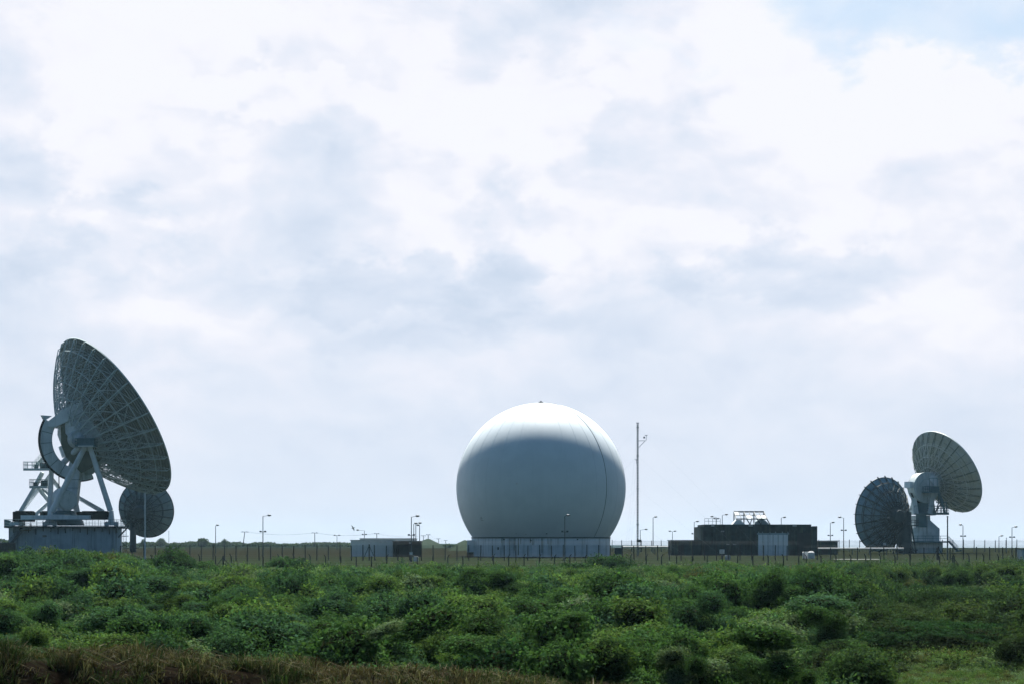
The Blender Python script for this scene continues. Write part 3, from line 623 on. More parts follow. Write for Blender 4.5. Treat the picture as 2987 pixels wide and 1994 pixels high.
# ------------------------------------------------------------------ radome
def radome():
    D = 380.0; s = D / F; c = P(1578, 1421, D); Rr = 247 * s; zc = P(0, 1566, D).z
    root = thing('radome', (c.x, D, zc), 'giant white spherical radome standing on a round pale wall in the middle', 'radome')
    a0 = math.asin((zc - c.z) / Rr); n = 56
    prof = [(max(Rr * math.cos(a0 + (math.pi / 2 - a0) * k / n), .01), c.z + Rr * math.sin(a0 + (math.pi / 2 - a0) * k / n)) for k in range(n + 1)]
    MB().lathe(prof, 128, c=(c.x, c.y, 0)).build('shell', M['radome'], root, True)
    def merid(az, mb, w, proud):
        pts = []
        for k in range(n - 1):
            e = a0 + (R(86) - a0) * k / (n - 2); pts.append(c + Vector((math.sin(az) * math.cos(e), -math.cos(az) * math.cos(e), math.sin(e))) * (Rr + proud))
        mb.path(pts, w, n=4)
    b = MB(); merid(R(48), b, .045, .02); b.build('seam', M['seam'], root)
    b = MB()
    for k in range(-5, 16):
        if k != 8: merid(R(-90 + 11.25 * k + 5), b, .018, .0)
    b.build('fine_seam', M['radome'], root)
    t = c + Vector((0, 0, Rr)); MB().tube(t - Vector((0, 0, .1)), t + Vector((0, 0, .22)), .5, .42, n=12).tube(t + Vector((0, 0, .2)), t + Vector((0, 0, .42)), .12).build('beacon', M['black'], root)
    def on(px, py, off=.03):
        dx = (px - 1578) * s; dz = (1421 - py) * s; return Vector((c.x + dx, c.y - math.sqrt(Rr * Rr - dx * dx - dz * dz) - off, c.z + dz))
    q = on(1507, 1416, .1); MB().box(q, (.22, .1, .3)).build('lamp', M['white'], root)
    q = on(1410, 1513); b = MB()
    for k in range(3): b.bar(q + Vector((-.3, 0, .3 - .3 * k)), q + Vector((.3, .1, .3 - .3 * k)), .05)
    b.bar(q + Vector((-.3, 0, .3)), q + Vector((-.3, 0, -.3)), .05); b.bar(q + Vector((.3, 0.1, .3)), q + Vector((.3, .1, -.3)), .05); b.build('hatch', M['seam'], root)
    MB().box(on(1591, 1556), (.25, .12, .2)).box(on(1505, 1556), (.1, .12, .12)).box(on(1533, 1558), (.1, .12, .12)).build('vent', M['seam'], root)
    Rb = Rr * math.cos(a0) + .15
    MB().lathe([(Rb - .4, zc - .18), (Rb + .1, zc - .18), (Rb + .1, zc + .05), (Rb - .4, zc + .05)], 96, c=(c.x, c.y, 0), close=True).build('base_ring', M['darksteel'], root, True)
    # the wall below
    br = thing('radome_building', (c.x, D, -1), 'low pale round building with rust-streaked wall under the radome', 'building')
    MB().lathe([(.01, zc - .19), (Rb, zc - .19), (Rb, -1.2)], 96, c=(c.x, c.y, 0)).build('wall', M['palewall'], br, True)
    a = P(1363, 1574, D - 4); MB().box((a.x + 2.6, D - 2, (a.z - 1.2) / 2), (5.2, 6, a.z + 1.2)).build('annexe', M['palewall'], br)
    st = mat('rust_streak', (0.11, 0.12, 0.08), (0.18, 0.20, 0.17), .9, scale=1)
    def wallpt(px, py, off=.02):
        dx = PX(px, D) - c.x; y = c.y - math.sqrt(max(Rb * Rb - dx * dx, 0)) - off; return Vector((PX(px, y), y, EYE + (1583 - py) / F * y))
    for px, L, w in ((1409, 30, .10), (1416, 44, .06), (1437, 22, .12), (1446, 48, .07), (1463, 12, .1), (1471, 20, .05), (1487, 46, .09), (1500, 34, .06), (1512, 47, .11), (1519, 16, .06), (1547, 12, .09), (1554, 20, .05), (1581, 40, .10), (1598, 15, .06), (1607, 30, .08), (1664, 12, .1), (1700, 25, .05), (1737, 40, .09), (1742, 18, .05)):
        t = wallpt(px, 1569); MB().box(t - Vector((0, 0, L * s / 2)), (w * 1.6, .03, L * s)).build('rust_streak', st, br)
    for px, py, w, h in ((1683, 1572, .45, .18), (1736, 1575, .3, .2), (1549, 1575, .25, .18), (1365, 1599, .3, .5), (1453, 1598, .25, .5), (1470, 1572, .4, .15)):
        MB().box(wallpt(px, py, .12), (w, .22, h)).build('wall_lamp', M['glassdark'], br)
    MB().box(wallpt(1560, 1604, .05), (1.0, .1, 2.0)).build('door', M['door'], br)
    # dark cabinets beside it
    for k, (px, w, h, m, lb) in enumerate(((1803, 1.3, 1.35, 'darksteel', 'dark steel equipment cabinet just right of the radome wall'), (1372, 1.2, .9, 'black', 'small black cabinet at the left foot of the radome wall'))):
        D2 = 362; x = PX(px, D2); z = gz(x, D2) + (.35 if k == 0 else 0); t = thing('equipment_cabinet', (x, D2, z), lb, 'cabinet')
        MB().box((x, D2, z + h / 2), (w, .9, h)).build('body', M[m], t); MB().box((x, D2, z + h + .04), (w + .12, 1.02, .07)).build('lid', M['pole'], t)
        MB().box((x + w * .25, D2 - .46, z + h / 2), (w * .44, .03, h * .85)).box((x - w * .25, D2 - .46, z + h / 2), (w * .44, .03, h * .85)).build('door', M[m], t)
radome()

# ------------------------------------------------------------------ dark building on the right
def dark_building():
    D = 385.0; zb = -1.0
    root = thing('blockhouse', (P(2215, 0, D).x, D, zb), 'black weathered concrete blockhouse with wide pale panelled doors, right of the mast', 'building')
    a = P(2046, 1529, D); c = P(2385, 1529, D); w = c.x - a.x; zt = a.z
    def outline(x0, x1, y0, y1, rad, z, n=5):
        pts = []
        for cx, cy, st in ((x1 - rad, y0 + rad, -90), (x1 - rad, y1 - rad, 0), (x0 + rad, y1 - rad, 90), (x0 + rad, y0 + rad, 180)):
            for k in range(n + 1): t = R(st + 90 * k / n); pts.append(Vector((cx + rad * math.cos(t), cy + rad * math.sin(t), z)))
        return pts
    MB().prism(outline(a.x, c.x, D, D + 17, 1.8, zb), (0, 0, zt - .35 - zb)).build('wall', M['darkconc'], root, True)
    MB().prism(outline(a.x + .6, c.x - 1.0, D - .12, D + 16, 1.5, zt - .347), (0, 0, .42)).build('parapet', M['darkconc'], root, True)
    W = lambda px, py, d=0: P(px, py, D + d)
    # fins and buttress relief
    for px, wd, dp, y0, ht in ((2062, 1.7, .5, 1535, 0), (2076, .35, .75, 1540, 0), (2084, .5, .3, 1545, 0), (2320, .5, .35, 1545, 0), (2150, .25, .2, 1535, 0), (2180, .25, .2, 1535, 0), (2130, .25, .2, 1535, 0), (2376, 1.0, .25, 1533, 0), (2202, .3, .22, 1540, 0), (2305, .3, .22, 1540, 0)):
        q = W(px, y0); MB().box((q.x, D - dp / 2, (q.z + zb) / 2), (wd, dp, q.z - zb)).build('buttress', M['darkconc'], root)
    for px, wd in ((2079, 9), (2190, 12), (2318, 12)):
        q = W(px, 1532, -.16); MB().box(q, (wd / 15.1, .12, .18)).build('roof_outlet', M['concrete'], root)
    # doors
    p, q = W(2210.6, 1558), W(2299, 1621); n = 6; dw = (q.x - p.x) / n
    dr = thing_part = MB().box(((p.x + q.x) / 2, D - .05, p.z + .17), (q.x - p.x + .3, .25, .3)).build('door_rail', M['slatewall'], root)
    for k in range(n):
        d = MB().box((p.x + dw * (k + .5), D - .08, (p.z + q.z) / 2), (dw - .09, .12, p.z - q.z)).build('door', M['door'], root)
    b = MB()
    for px in (2213, 2224, 2246, 2262, 2282, 2298): t = W(px, 1553); b.box((t.x, D - .12, t.z), (.12, .2, .5))
    b.build('door_runner', M['slatewall'], dr)
    # recessed bay: its shade drawn as a flat dark panel
    for pxa, pxb, ya in ((2324, 2366, 1552),):
        t, u = W(pxa, ya), W(pxb, 1618); MB().box(((t.x + u.x) / 2, D - .02, (t.z + u.z) / 2), (u.x - t.x, .1, t.z - u.z)).build('bay_shade_panel', M['glassdark'], root)
    for px, py in ((2108, 1548), (2124, 1586), (2143, 1586)):
        q = W(px, py, -.35); MB().box(q, (.55, .5, .22)).build('wall_lamp', M['lamp'], root)
    # low wings
    for nm, x0, x1, y0, y1, d, lb in (('shed', 1958, 2046, 1576, 1619, 0, 'long low black shed joined to the left of the dark blockhouse'), ('shed', 2388, 2444, 1577.5, 1597, 12, 'low dark shed beyond the right end of the blockhouse')):
        p, q = P(x0, y0, D + d), P(x1, y1, D + d); t = thing(nm, ((p.x + q.x) / 2, D + d, q.z), lb, 'shed')
        zb2 = min(q.z, -.2) - .5
        MB().box(((p.x + q.x) / 2, D + d + 4, (p.z + zb2) / 2), (q.x - p.x - .02, 8, p.z - zb2)).build('wall', M['darkconc'], t)
        MB().box(((p.x + q.x) / 2, D + d + 4, p.z + .1), (q.x - p.x + .3, 8.4, .16)).build('roof', M['darksteel'], t)
        MB().box((p.x + (q.x - p.x) * .33, D + d - .03, (p.z + zb2) / 2 - .2), (1.2, .1, 2.0)).build('door', M['glassdark'], t)
    # roof rail
    z = zt + .08
    railing([(P(2057, 0, D).x, D + 1, z), (P(2103, 0, D).x, D + 1, z)], 1.15, step=.8, r=.035).build('railing', M['pole'], root)
    # open louvre frame on the roof
    fr = thing('roof_frame', (P(2190, 0, D + 5).x, D + 5, z), 'open sloping steel lattice frame with a few panels left, on the blockhouse roof', 'frame')
    b = MB(); Dn, Df = D + 3, D + 9
    top = [P(x, 1491, Df) for x in (2141, 2170, 2199, 2228)]; bot = [P(x, 1512, Dn) for x in (2148, 2178, 2208, 2237)]; low = [P(x, 1528, Dn - .6) for x in (2158, 2188, 2220, 2246)]
    b.bar(top[0], top[-1], .28); b.bar(bot[0] , bot[-1], .22); b.bar(top[0].lerp(bot[0], .5), top[-1].lerp(bot[-1], .5), .14)
    for k in range(4):
        b.bar(top[k], bot[k], .16); b.bar(bot[k], low[k], .16)
        m_ = top[k].copy(); m_.z = z; b.bar(top[k], m_, .2)
        if k < 3: t_ = top[k].lerp(top[k + 1], .5); u_ = bot[k].lerp(bot[k + 1], .5); b.bar(t_, u_, .12); b.bar(u_, low[k], .12)
    b.build('lattice', M['pole'], fr)
    for k, t0, t1, s0, s1 in ((0, 0, .45, 0, .4), (1, .5, 1, .1, .6), (2, .5, 1, .1, .45), (2, .5, 1, .55, .95)):
        A, B = top[k], top[k + 1]; c0, c1 = bot[k], bot[k + 1]
        pt = lambda s, t: A.lerp(B, s).lerp(c0.lerp(c1, s), t) + Vector((0, -.09, 0))
        MB().prism([pt(s0, t0), pt(s1, t0), pt(s1, t1), pt(s0, t1)], (0, .05, 0)).build('panel', M['concrete'], fr)
    hp = thing('roof_hatch', P(2155, 1528, D + 4), 'small white pitched hatch under the steel frame on the blockhouse roof', 'hatch')
    zz = P(0, 1529, D + 4).z; MB().prism([(P(2133, 0, D + 4).x, D + 2, zz), (P(2171, 0, D + 4).x, D + 2, zz), (P(2156, 0, D + 4).x, D + 2, zz + .95), (P(2145, 0, D + 4).x, D + 2, zz + .95)], (0, 3, 0)).build('cover', M['white'], hp)
    hp = thing('roof_mound', P(2222, 1528, D + 6), 'grey sagging tarpaulin heap under the right part of the roof frame', 'tarpaulin')
    MB().prism([(P(x, 0, D + 6).x, D + 5, zz + h) for x, h in ((2198, 0), (2243, 0), (2238, .4), (2228, 1.0), (2216, 1.15), (2208, .8), (2202, .6))], (0, 2.5, 0)).build('cover', M['slatewall'], hp)
dark_building()

# ------------------------------------------------------------------ white huts left of the radome
def hut(name, lb, x0, x1, y0, y1, D, dep, mw, mr, over=.25, lamps=(), doorx=None):
    p, q = P(x0, y0, D), P(x1, y1, D); t = thing(name, ((p.x + q.x) / 2, D, q.z), lb, 'hut' if name != 'building' else 'building')
    MB().box(((p.x + q.x) / 2, D + dep / 2, (p.z + q.z - .5) / 2), (q.x - p.x, dep, p.z - q.z + .5)).build('wall', mw, t)
    MB().box(((p.x + q.x) / 2, D + dep / 2, p.z + .07), (q.x - p.x + over, dep + over, .14)).build('roof', mr, t)
    for lx in lamps: c = P(lx, y0 + 4, D - .2); MB().box(c, (.4, .3, .2)).build('wall_lamp', M['white'], t)
    if doorx: c = P(doorx, y1, D - .03); MB().box((c.x, D - .03, c.z + 1.0), (1.0, .08, 2.0)).build('door', M['door'], t)
    return t
hut('building', 'long pale flat-roofed building behind the white hut left of the radome', 1050, 1208, 1570, 1600, 412, 12, M['hutwall'], M['white'])
hut('hut', 'pale flat-roofed hut with three wall lamps standing behind the fence left of the radome', 1023, 1150, 1575, 1618, 372, 8, M['hutwall'], M['white'], lamps=(1077, 1110, 1124), doorx=1048)
hut('hut', 'small black flat-roofed hut in front of the pale hut, beside the tall lamp posts', 1146, 1227, 1578, 1617, 368, 5, M['black'], M['darksteel'], lamps=(1196,))
hut('hut', 'small dark timber hut at the extreme left edge behind the bushes', -30, 24, 1583, 1625, 330, 5, M['wood'], M['pole'])
hut('hut', 'grey cabinet-like hut cut off by the right edge of the picture', 2981, 3020, 1601, 1634, 322, 3, M['slatewall'], M['pole'])

# small things on the grass
def sign(px, py, w, h, D, lb, m='white', post=True):
    c = P(px, py, D); g = gz(c.x, D); t = thing('sign', (c.x, D, g), lb, 'sign')
    MB().box(c, (w, .05, h)).build('board', M[m], t)
    MB().box((c.x, D + .06, (g + c.z + h / 2) / 2), (.28 if post else .1, .06, c.z + h / 2 - g)).build('post', M['pole'], t)
    return t
t = sign(2106, 1607, .85, .7, 340, 'small pale square sign before the black blockhouse')
b = MB(); c = P(2106, 1607, 340)
for k, L in enumerate((.6, .5, .55)): b.box((c.x - .03, 339.965, c.z + .18 - .17 * k), (L, .015, .05))
b.build('lettering', M['pole'], t)
sign(1199, 1613, .5, .42, 322, 'small white sign on the foot of the tall lamp post before the black hut')
def util_box(px, py, w, h, D, lb, m, cap=False):
    c = P(px, py, D); g = gz(c.x, D); z0 = c.z - h / 2; t = thing('utility_box', (c.x, D, z0), lb, 'utility box')
    MB().box((c.x, D, z0 + h / 2 - .3), (w, .8, h + .6)).build('body', M[m], t); MB().prism([(c.x - w / 2 - .04, D - .45, z0 + h), (c.x + w / 2 + .04, D - .45, z0 + h), (c.x + w / 2 - .15, D - .45, z0 + h + .12), (c.x - w / 2 + .15, D - .45, z0 + h + .12)], (0, .9, 0)).build('lid', M['white' if cap else m], t)
util_box(2123, 1624, .85, .55, 338, 'low grey utility box in the grass before the blockhouse', 'slatewall')
util_box(2351, 1617, 1.1, .9, 352, 'pale box-shaped tank by the right corner of the blockhouse', 'door')
util_box(1213, 1624, .75, .10, 325, 'flat white slab lying in the grass before the black hut', 'white', True)
c = P(2366, 1616, 350); t = thing('water_tank', (c.x, 350, c.z - .6), 'small rounded white tank lit by the sun at the blockhouse corner', 'tank')
MB().lathe([(.01, .62), (.35, .58), (.58, .35), (.62, 0), (.62, -.9)], 20, c=c).build('body', M['white'], t, True); MB().tube(c + Vector((0, 0, .6)), c + Vector((0, 0, .7)), .14, n=10).build('cap', M['pole'], t)

def pipe_run(x0, x1, py, D, lb):
    a, c = P(x0, py, D), P(x1, py, D); t = thing('pipeline', ((a.x + c.x) / 2, D, -.3), lb, 'pipe')
    MB().tube(a, c, .17, n=10).build('pipe', M['white'], t, True)
    n = max(2, int((c.x - a.x) / 3))
    for k in range(n + 1):
        x = a.x + (c.x - a.x) * k / n; MB().box((x, D, (a.z - .17 + gz(x, D)) / 2 - .1), (.16, .3, a.z - .17 - gz(x, D) + .2)).build('support', M['pole'], t)
pipe_run(1815, 1958, 1593.5, 400, 'white horizontal pipe on short legs between radome and blockhouse')
pipe_run(2386, 2636, 1598.5, 395, 'long white horizontal pipe on short legs between blockhouse and right-hand dishes')
# gravel strip
x0, x1 = PX(2440, 338), PX(2570, 338)
b = MB(); xs = np.linspace(x0, x1, 12); ya = [338 + 1.2 * math.sin(k) * .3 for k in range(12)]
vs = []; 
for k, x in enumerate(xs): vs += [(x, ya[k], gz(x, ya[k]) + .05), (x, ya[k] + 4, gz(x, ya[k] + 4) + .05)]
b.add(vs, [(2 * k, 2 * k + 2, 2 * k + 3, 2 * k + 1) for k in range(11)]); tag(b.build('gravel_path', mat('pale_gravel', (.30, .32, .33), (.2, .21, .2), .95, scale=3)), kind='structure')

# ------------------------------------------------------------------ mast
def mast():
    D = 378.0; x = PX(1860, D); g = gz(x, D); zt = P(0, 1233, D).z
    root = thing('weather_mast', (x, D, g), 'tall thin guyed weather mast with anemometer arm, right of the radome', 'mast')
    b = MB()
    for k in range(3):
        a = R(90 + 120 * k); o = Vector((.16 * math.cos(a), .16 * math.sin(a), 0)); b.tube(Vector((x, D, g)) + o, Vector((x, D, zt)) + o, .045, n=5)
    z = g
    while z < zt - .5:
        for k in range(3):
            a, c = R(90 + 120 * k), R(210 + 120 * k)
            b.tube((x + .16 * math.cos(a), D + .16 * math.sin(a), z), (x + .16 * math.cos(c), D + .16 * math.sin(c), z + .5), .025, n=4)
        z += .5
    b.box((x, D, zt + .05), (.5, .5, .12)); b.build('lattice_tower', M['mast'], root)
    A = lambda px, py: P(px, py, D)
    arm = MB().tube(A(1861, 1284), A(1884, 1284), .05).tube(A(1863, 1304), A(1881, 1285), .05).build('arm', M['mast'], root)
    MB().tube(A(1885, 1283), A(1885, 1268), .05).tube(A(1881, 1268), A(1889, 1268), .06).build('wind_vane', M['mast'], arm)
    MB().tube(A(1879, 1277), A(1879, 1272), .16, n=10).build('anemometer', M['mast'], arm)
    MB().tube(A(1859, 1348), A(1855, 1339), .05).tube(A(1853, 1339), A(1859, 1339), .07).tube(A(1859, 1358), A(1856, 1346), .04).build('bracket', M['mast'], root)
    for k, (py, r) in enumerate(((1245, 26), (1328, 22), (1424, 17), (1528, 10))):
        for az in (-28, 92, 212):
            a = R(az); e = Vector((x + r * math.cos(a), D + r * math.sin(a), g + .1))
            MB().tube((x, D, P(0, py, D).z), e, .007, n=3).build('guy_wire', M['mast'], root)
        MB().box((x, D, P(0, py, D).z), (.5, .5, .12)).build('collar', M['mast'], root)
    c = P(1864, 1576, D - 1); MB().box(c, (.9, .5, .5)).build('cabinet', M['pole'], root)
mast()

# ------------------------------------------------------------------ lamp posts and poles
def lamp_post(px, yt, D, side, lb, flood=None, dbl=False, arm=1.1, flip=None):
    x = PX(px, D); g = gz(x, D); h = P(0, yt, D).z - g
    t = thing('lamp_post', (x, D, g), lb, 'lamp post', 'lamp posts around the site')
    B = lambda b, n, m, par=t: b.build(n, m, par, n == 'lamp_head')
    B(MB().tube((x, D, g), (x, D, g + h * .3), .11, .10, n=8).tube((x, D, g + h * .3), (x, D, g + h), .085, .06, n=8), 'pole', M['pole'])
    for s in ((-1, 1) if dbl else (side,)):
        L = .45 if dbl else arm
        b = MB().tube((x, D, g + h - .03), (x + s * L, D, g + h + .12), .035, n=5); a = B(b, 'arm', M['pole'])
        b = MB(); hx = x + s * (L + .22)
        for k in range(6):
            u0, u1 = k / 6, (k + 1) / 6; w = lambda u: .16 * math.sin(math.pi * (.15 + .8 * u)) + .02
            b.tube((hx - s * .33 + s * .66 * u0, D, g + h + .15), (hx - s * .33 + s * .66 * u1, D, g + h + .15), w(u0), w(u1), n=8)
        B(b, 'lamp_head', M['lamp'])
    if flood:
        z = P(0, flood, D).z; 
        B(MB().box((x, D, z), (1.0, .1, .08)).box((x - .4, D - .1, z + .08), (.36, .24, .26)).box((x + .4, D - .1, z + .08), (.36, .24, .26)), 'floodlight', M['pole'])
    return t
LPS = [
 (629, 1532, 415, 1, 'thin plain lamp post with tiny head, nearest right of the smaller left dish', None, False, .2),
 (767, 1504, 345, 1, 'tall lamp post with right-hand arm and mid-height floodlight, right of the dark bush', 1550, False, .9),
 (983, 1561, 560, 1, 'short twin-headed lamp post far off, alone between the tall post and pale hut', None, True, .5),
 (1063, 1546, 470, -1, 'lamp post with left-hand arm rising behind the pale hut roof', 1558, False, 1.4),
 (1200, 1506, 324, 1, 'tallest lamp post of the cluster in front of the black hut', 1560, False, .8),
 (1207, 1527, 380, 1, 'slim lamp post close behind the tallest one at the black hut', None, False, .2),
 (1213, 1526, 378, 1, 'lamp post whose arm reaches right, between the slim ones at the black hut', None, False, .6),
 (1224, 1532, 376, -1, 'rightmost lamp post of the cluster at the black hut', None, False, .1),
 (1647.5, 1504, 326, 1, 'lamp post with floodlight standing in front of the radome', 1550, False, .35),
 (1867.6, 1544, 440, 1, 'short lamp post with right-hand arm just beside the mast foot', None, False, 1.1),
 (1905, 1508, 420, 1, 'lone lamp post with angled head between the mast and the black shed', None, False, .35),
 (1961.5, 1549, 500, 1, 'small twin-headed lamp post above the left end of the black shed', None, True, .5),
 (2025, 1521, 430, 1, 'lamp post with floodlight pair behind the black shed, left of the blockhouse', 1556, False, .5),
 (2089, 1507, 430, -1, 'lamp post with left-hand arm rising behind the blockhouse roof rail', 1512, False, .7),
 (2107, 1501, 425, 1, 'lamp post with right-hand arm rising behind the blockhouse, beside the roof rail', None, False, .7),
 (2279, 1509, 430, 1, 'lamp post showing above the blockhouse roof right of the lattice frame', None, False, .5),
 (2422, 1524, 425, 1, 'lamp post standing at the low dark shed right of the blockhouse', 1561, False, .4),
 (2461, 1509, 400, -1, 'tall lamp post with left-hand head between the blockhouse and the dark right dish', 1546, False, .6),
 (2809, 1531, 405, -1, 'lamp post with left-hand head right of the pedestal stair', 1563, False, .3),
 (2914, 1563, 430, 1, 'short lamp post with right-hand head, left of the last tall one', None, False, .4),
 (2952, 1537, 400, 1, 'last tall lamp post near the right edge, with spotlight facing left', 1566, False, .6),
]
for a in LPS: lamp_post(*a)
def plain_pole(px, yt, D, r, m, lb, cap=True):
    x = PX(px, D); g = gz(x, D); t = thing('pole', (x, D, g), lb, 'pole'); zt = P(0, yt, D).z
    MB().tube((x, D, g), (x, D, zt), r, r * .8, n=8).build('shaft', M[m], t)
    MB().tube((x, D, zt + .02), (x, D, zt + .25), r * 1.2, n=8).build('cap', M[m], t)
plain_pole(2764, 1508, 335, .13, 'pole', 'thick plain dark pole in front of the right-hand pedestal walkway')
plain_pole(423, 1440, 330, .12, 'whitepaint', 'slender white pole in front of the smaller left dish')
plain_pole(492.5, 1551, 400, .05, 'pole', 'thin short pole just right of the smaller left dish')
plain_pole(2936, 1570, 410, .06, 'pole', 'thin pole left of the last tall lamp post')
plain_pole(2046 + 30, 1506 + 60, 470, .05, 'pole', 'thin pole far behind the blockhouse') if False else None
UP = [(714, 1549, 900, 'leaning timber power pole above the left hedge, nearest of the far poles'), (918, 1552, 950, 'upright timber power pole with crossbar in the far field, left of the twin-headed lamp'), (1099, 1554, 900, 'timber power pole top showing above the long pale roof'), (1235, 1560, 1050, 'small far timber power pole just right of the lamp post cluster'), (1249, 1557, 980, 'tallest far timber power pole on the grassy rise left of the radome'), (1279, 1569, 1150, 'smallest far timber power pole, nearest the radome'), (1300, 1574, 1200, 'far timber power pole almost touching the radome annexe')]
tops = []
for k, (px, yt, D, lb) in enumerate(UP):
    x = PX(px, D); g = gz(x, D); zt = P(0, yt, D).z; t = thing('power_pole', (x, D, g), lb, 'power pole', 'power poles in the far field'); dx = -.9 if k == 0 else .1
    MB().tube((x + dx, D, g - .5), (x, D, zt), .22, .15, n=6).build('shaft', M['wood'], t)
    MB().box((x, D, zt - .15), (3.4 if k in (0, 1) else 2.2, .2, .2)).build('crossbar', M['wood'], t)
    MB().box((x - .9, D, zt + .1), (.14, .14, .3)).box((x + .9, D, zt + .1), (.14, .14, .3)).build('insulator', M['pole'], t); tops.append(Vector((x, D, zt)))
b = MB()
for a, c in zip(tops, tops[1:]):
    for o in (-.9, .9):
        pts = [a.lerp(c, u / 6) + Vector((o, 0, -4 * (u / 6) * (1 - u / 6) * 1.2)) for u in range(7)]; b.path(pts, .03, n=3)
tag(b.build('overhead_wire', M['pole']), 'faint overhead wires strung between the far timber power poles', 'wire')

# ------------------------------------------------------------------ fences
def fence(name, lb, pts, spacing, h, post_fn, meshz=None, strands=(), mpost='post', braces=(), maxposts=99):
    """pts: list of (px, D); posts are children"""
    W = [Vector((PX(px, D), D, 0)) for px, D in pts]
    t = thing(name, (W[0].x, W[0].y, gz(W[0].x, W[0].y)), lb, 'fence')
    ps = []
    for a, c in zip(W, W[1:]):
        n = max(1, round((c - a).length / spacing))
        for k in range(n): ps.append(a.lerp(c, k / n))
    ps.append(W[-1]); ps = ps[:maxposts]
    for p in ps: p.z = gz(p.x, p.y)
    tmpl = {}
    for i, p in enumerate(ps):
        v = i % 4; kind = post_fn(p)
        if (v, kind) not in tmpl:
            b = MB(); lean = (random.random() - .5) * .05
            b.taper((0, 0, -.4), (lean, 0, h), .18, .14)
            if kind: b.taper((lean, 0, h - .02), (lean + kind * .24, -.0, h + .36), .14, .10)
            me = b.build('post', M[mpost], None); tmpl[(v, kind)] = me; o = me
        else: o = tmpl[(v, kind)].copy(); col.objects.link(o)
        o.parent = t; o.location = p - t.location
        o.scale = (1, 1, random.uniform(.96, 1.04)); o.rotation_euler = (0, random.gauss(0, .012), 0)
    for px, D in braces:
        x = PX(px, D); g = gz(x, D); b = MB()
        for s in (-1, 1): b.tube((x + s * 1.15, D, g - .1), (x + s * .06, D, g + h * .92), .055, n=6)
        b.box((x, D, g + h * .5), (.2, .2, h + .3)); b.build('brace', M[mpost], t)
    def strip(z0, z1, nm, m):
        b = MB(); vs = []
        for p in ps: vs += [(p.x, p.y + .02, p.z + z0), (p.x, p.y + .02, p.z + z1)]
        b.add(vs, [(2 * k, 2 * k + 2, 2 * k + 3, 2 * k + 1) for k in range(len(ps) - 1)]); b.build(nm, m, t)
    if meshz: strip(meshz[0], meshz[1], 'wire_mesh', M['wire_mesh'])
    for z in strands:
        b = MB()
        for p, q in zip(ps, ps[1:]): b.tube(p + Vector((0, 0, z)), q + Vector((0, 0, z)), .0045, n=3)
        b.build('wire', M['pole'], t)
    return t
fence('security_fence', 'tall mesh fence on straight dark posts crossing behind the scrub from left to centre', [(352, 330), (1160, 330)], 1.92, 2.55, lambda p: 0, (0, 2.55), (2.75, 2.95, 3.12), braces=((1077, 330),))
fence('security_fence', 'tall mesh fence on straight dark posts running from the radome past the blockhouse', [(1160.5, 330), (2330, 331)], 1.97, 2.55, lambda p: 0, (0, 2.55), (2.75, 2.95, 3.12), maxposts=70)
fence('security_fence', 'straight-posted mesh fence before the two right-hand dishes, running off the right edge', [(2345, 334), (3040, 338)], 2.25, 2.15, lambda p: 0, (0, 2.05), (2.2, 2.4), braces=((2737, 336),))
fence('concrete_post_fence', 'nearest low wire fence on crank-topped posts along the back of the scrub', [(350, 292), (950, 296), (2330, 296)], 2.28, 1.5, lambda p: (-1 if (p.x < PX(980, 296) or PX(2215, 296) < p.x < PX(2290, 296)) else (0 if int(p.x) % 3 else 1)) if p.x < PX(1400, 296) or p.x > PX(2200, 296) else 1, None, (.3, .7, 1.1, 1.45, 1.7), braces=((651, 294),))
fence('concrete_post_fence', 'crank-topped post fence continuing before the right-hand dishes, posts leaning left', [(2352, 297), (3040, 300)], 2.3, 1.45, lambda p: -1, (0, .01), (.3, .7, 1.1, 1.4), braces=((2779, 298),))
fence('security_fence', 'far mesh fence against the sky beyond the mast and pipe', [(1785, 455), (1958, 455)], 2.3, 2.7, lambda p: 0, (0, 2.6), (2.8, 3.0), mpost='pole')
fence('security_fence', 'far mesh fence against the sky beyond the right-hand dishes', [(2388, 455), (3060, 440)], 2.35, 2.75, lambda p: 0, (0, 2.65), (2.85, 3.0), mpost='pole')

# ------------------------------------------------------------------ bird
c = P(1030, 1538.5, 250); t = thing('bird', c, 'small gull in flight against the pale sky left of the radome', 'bird')
MB().lathe([(.005, -.22), (.05, -.14), (.065, -.02), (.045, .1), (.05, .16), (.03, .2), (.005, .24)], 10, c=c, M=Matrix.Rotation(R(65), 3, 'Y')).build('body', M['bird'], t, True)
MB().prism([c + Vector(q) for q in ((-.05, 0, .0), (.09, 0, 0.0), (-.05, -.25, .22), (-.22, -.45, .36), (-.16, -.2, .2))], (.0, .0, .02)).build('wing', M['bird'], t)
MB().prism([c + Vector(q) for q in ((-.05, 0, .0), (.09, 0, -.02), (.16, .2, -.22), (.08, .4, -.40), (.02, .2, -.2))], (.0, .0, .02)).build('wing', M['bird'], t)

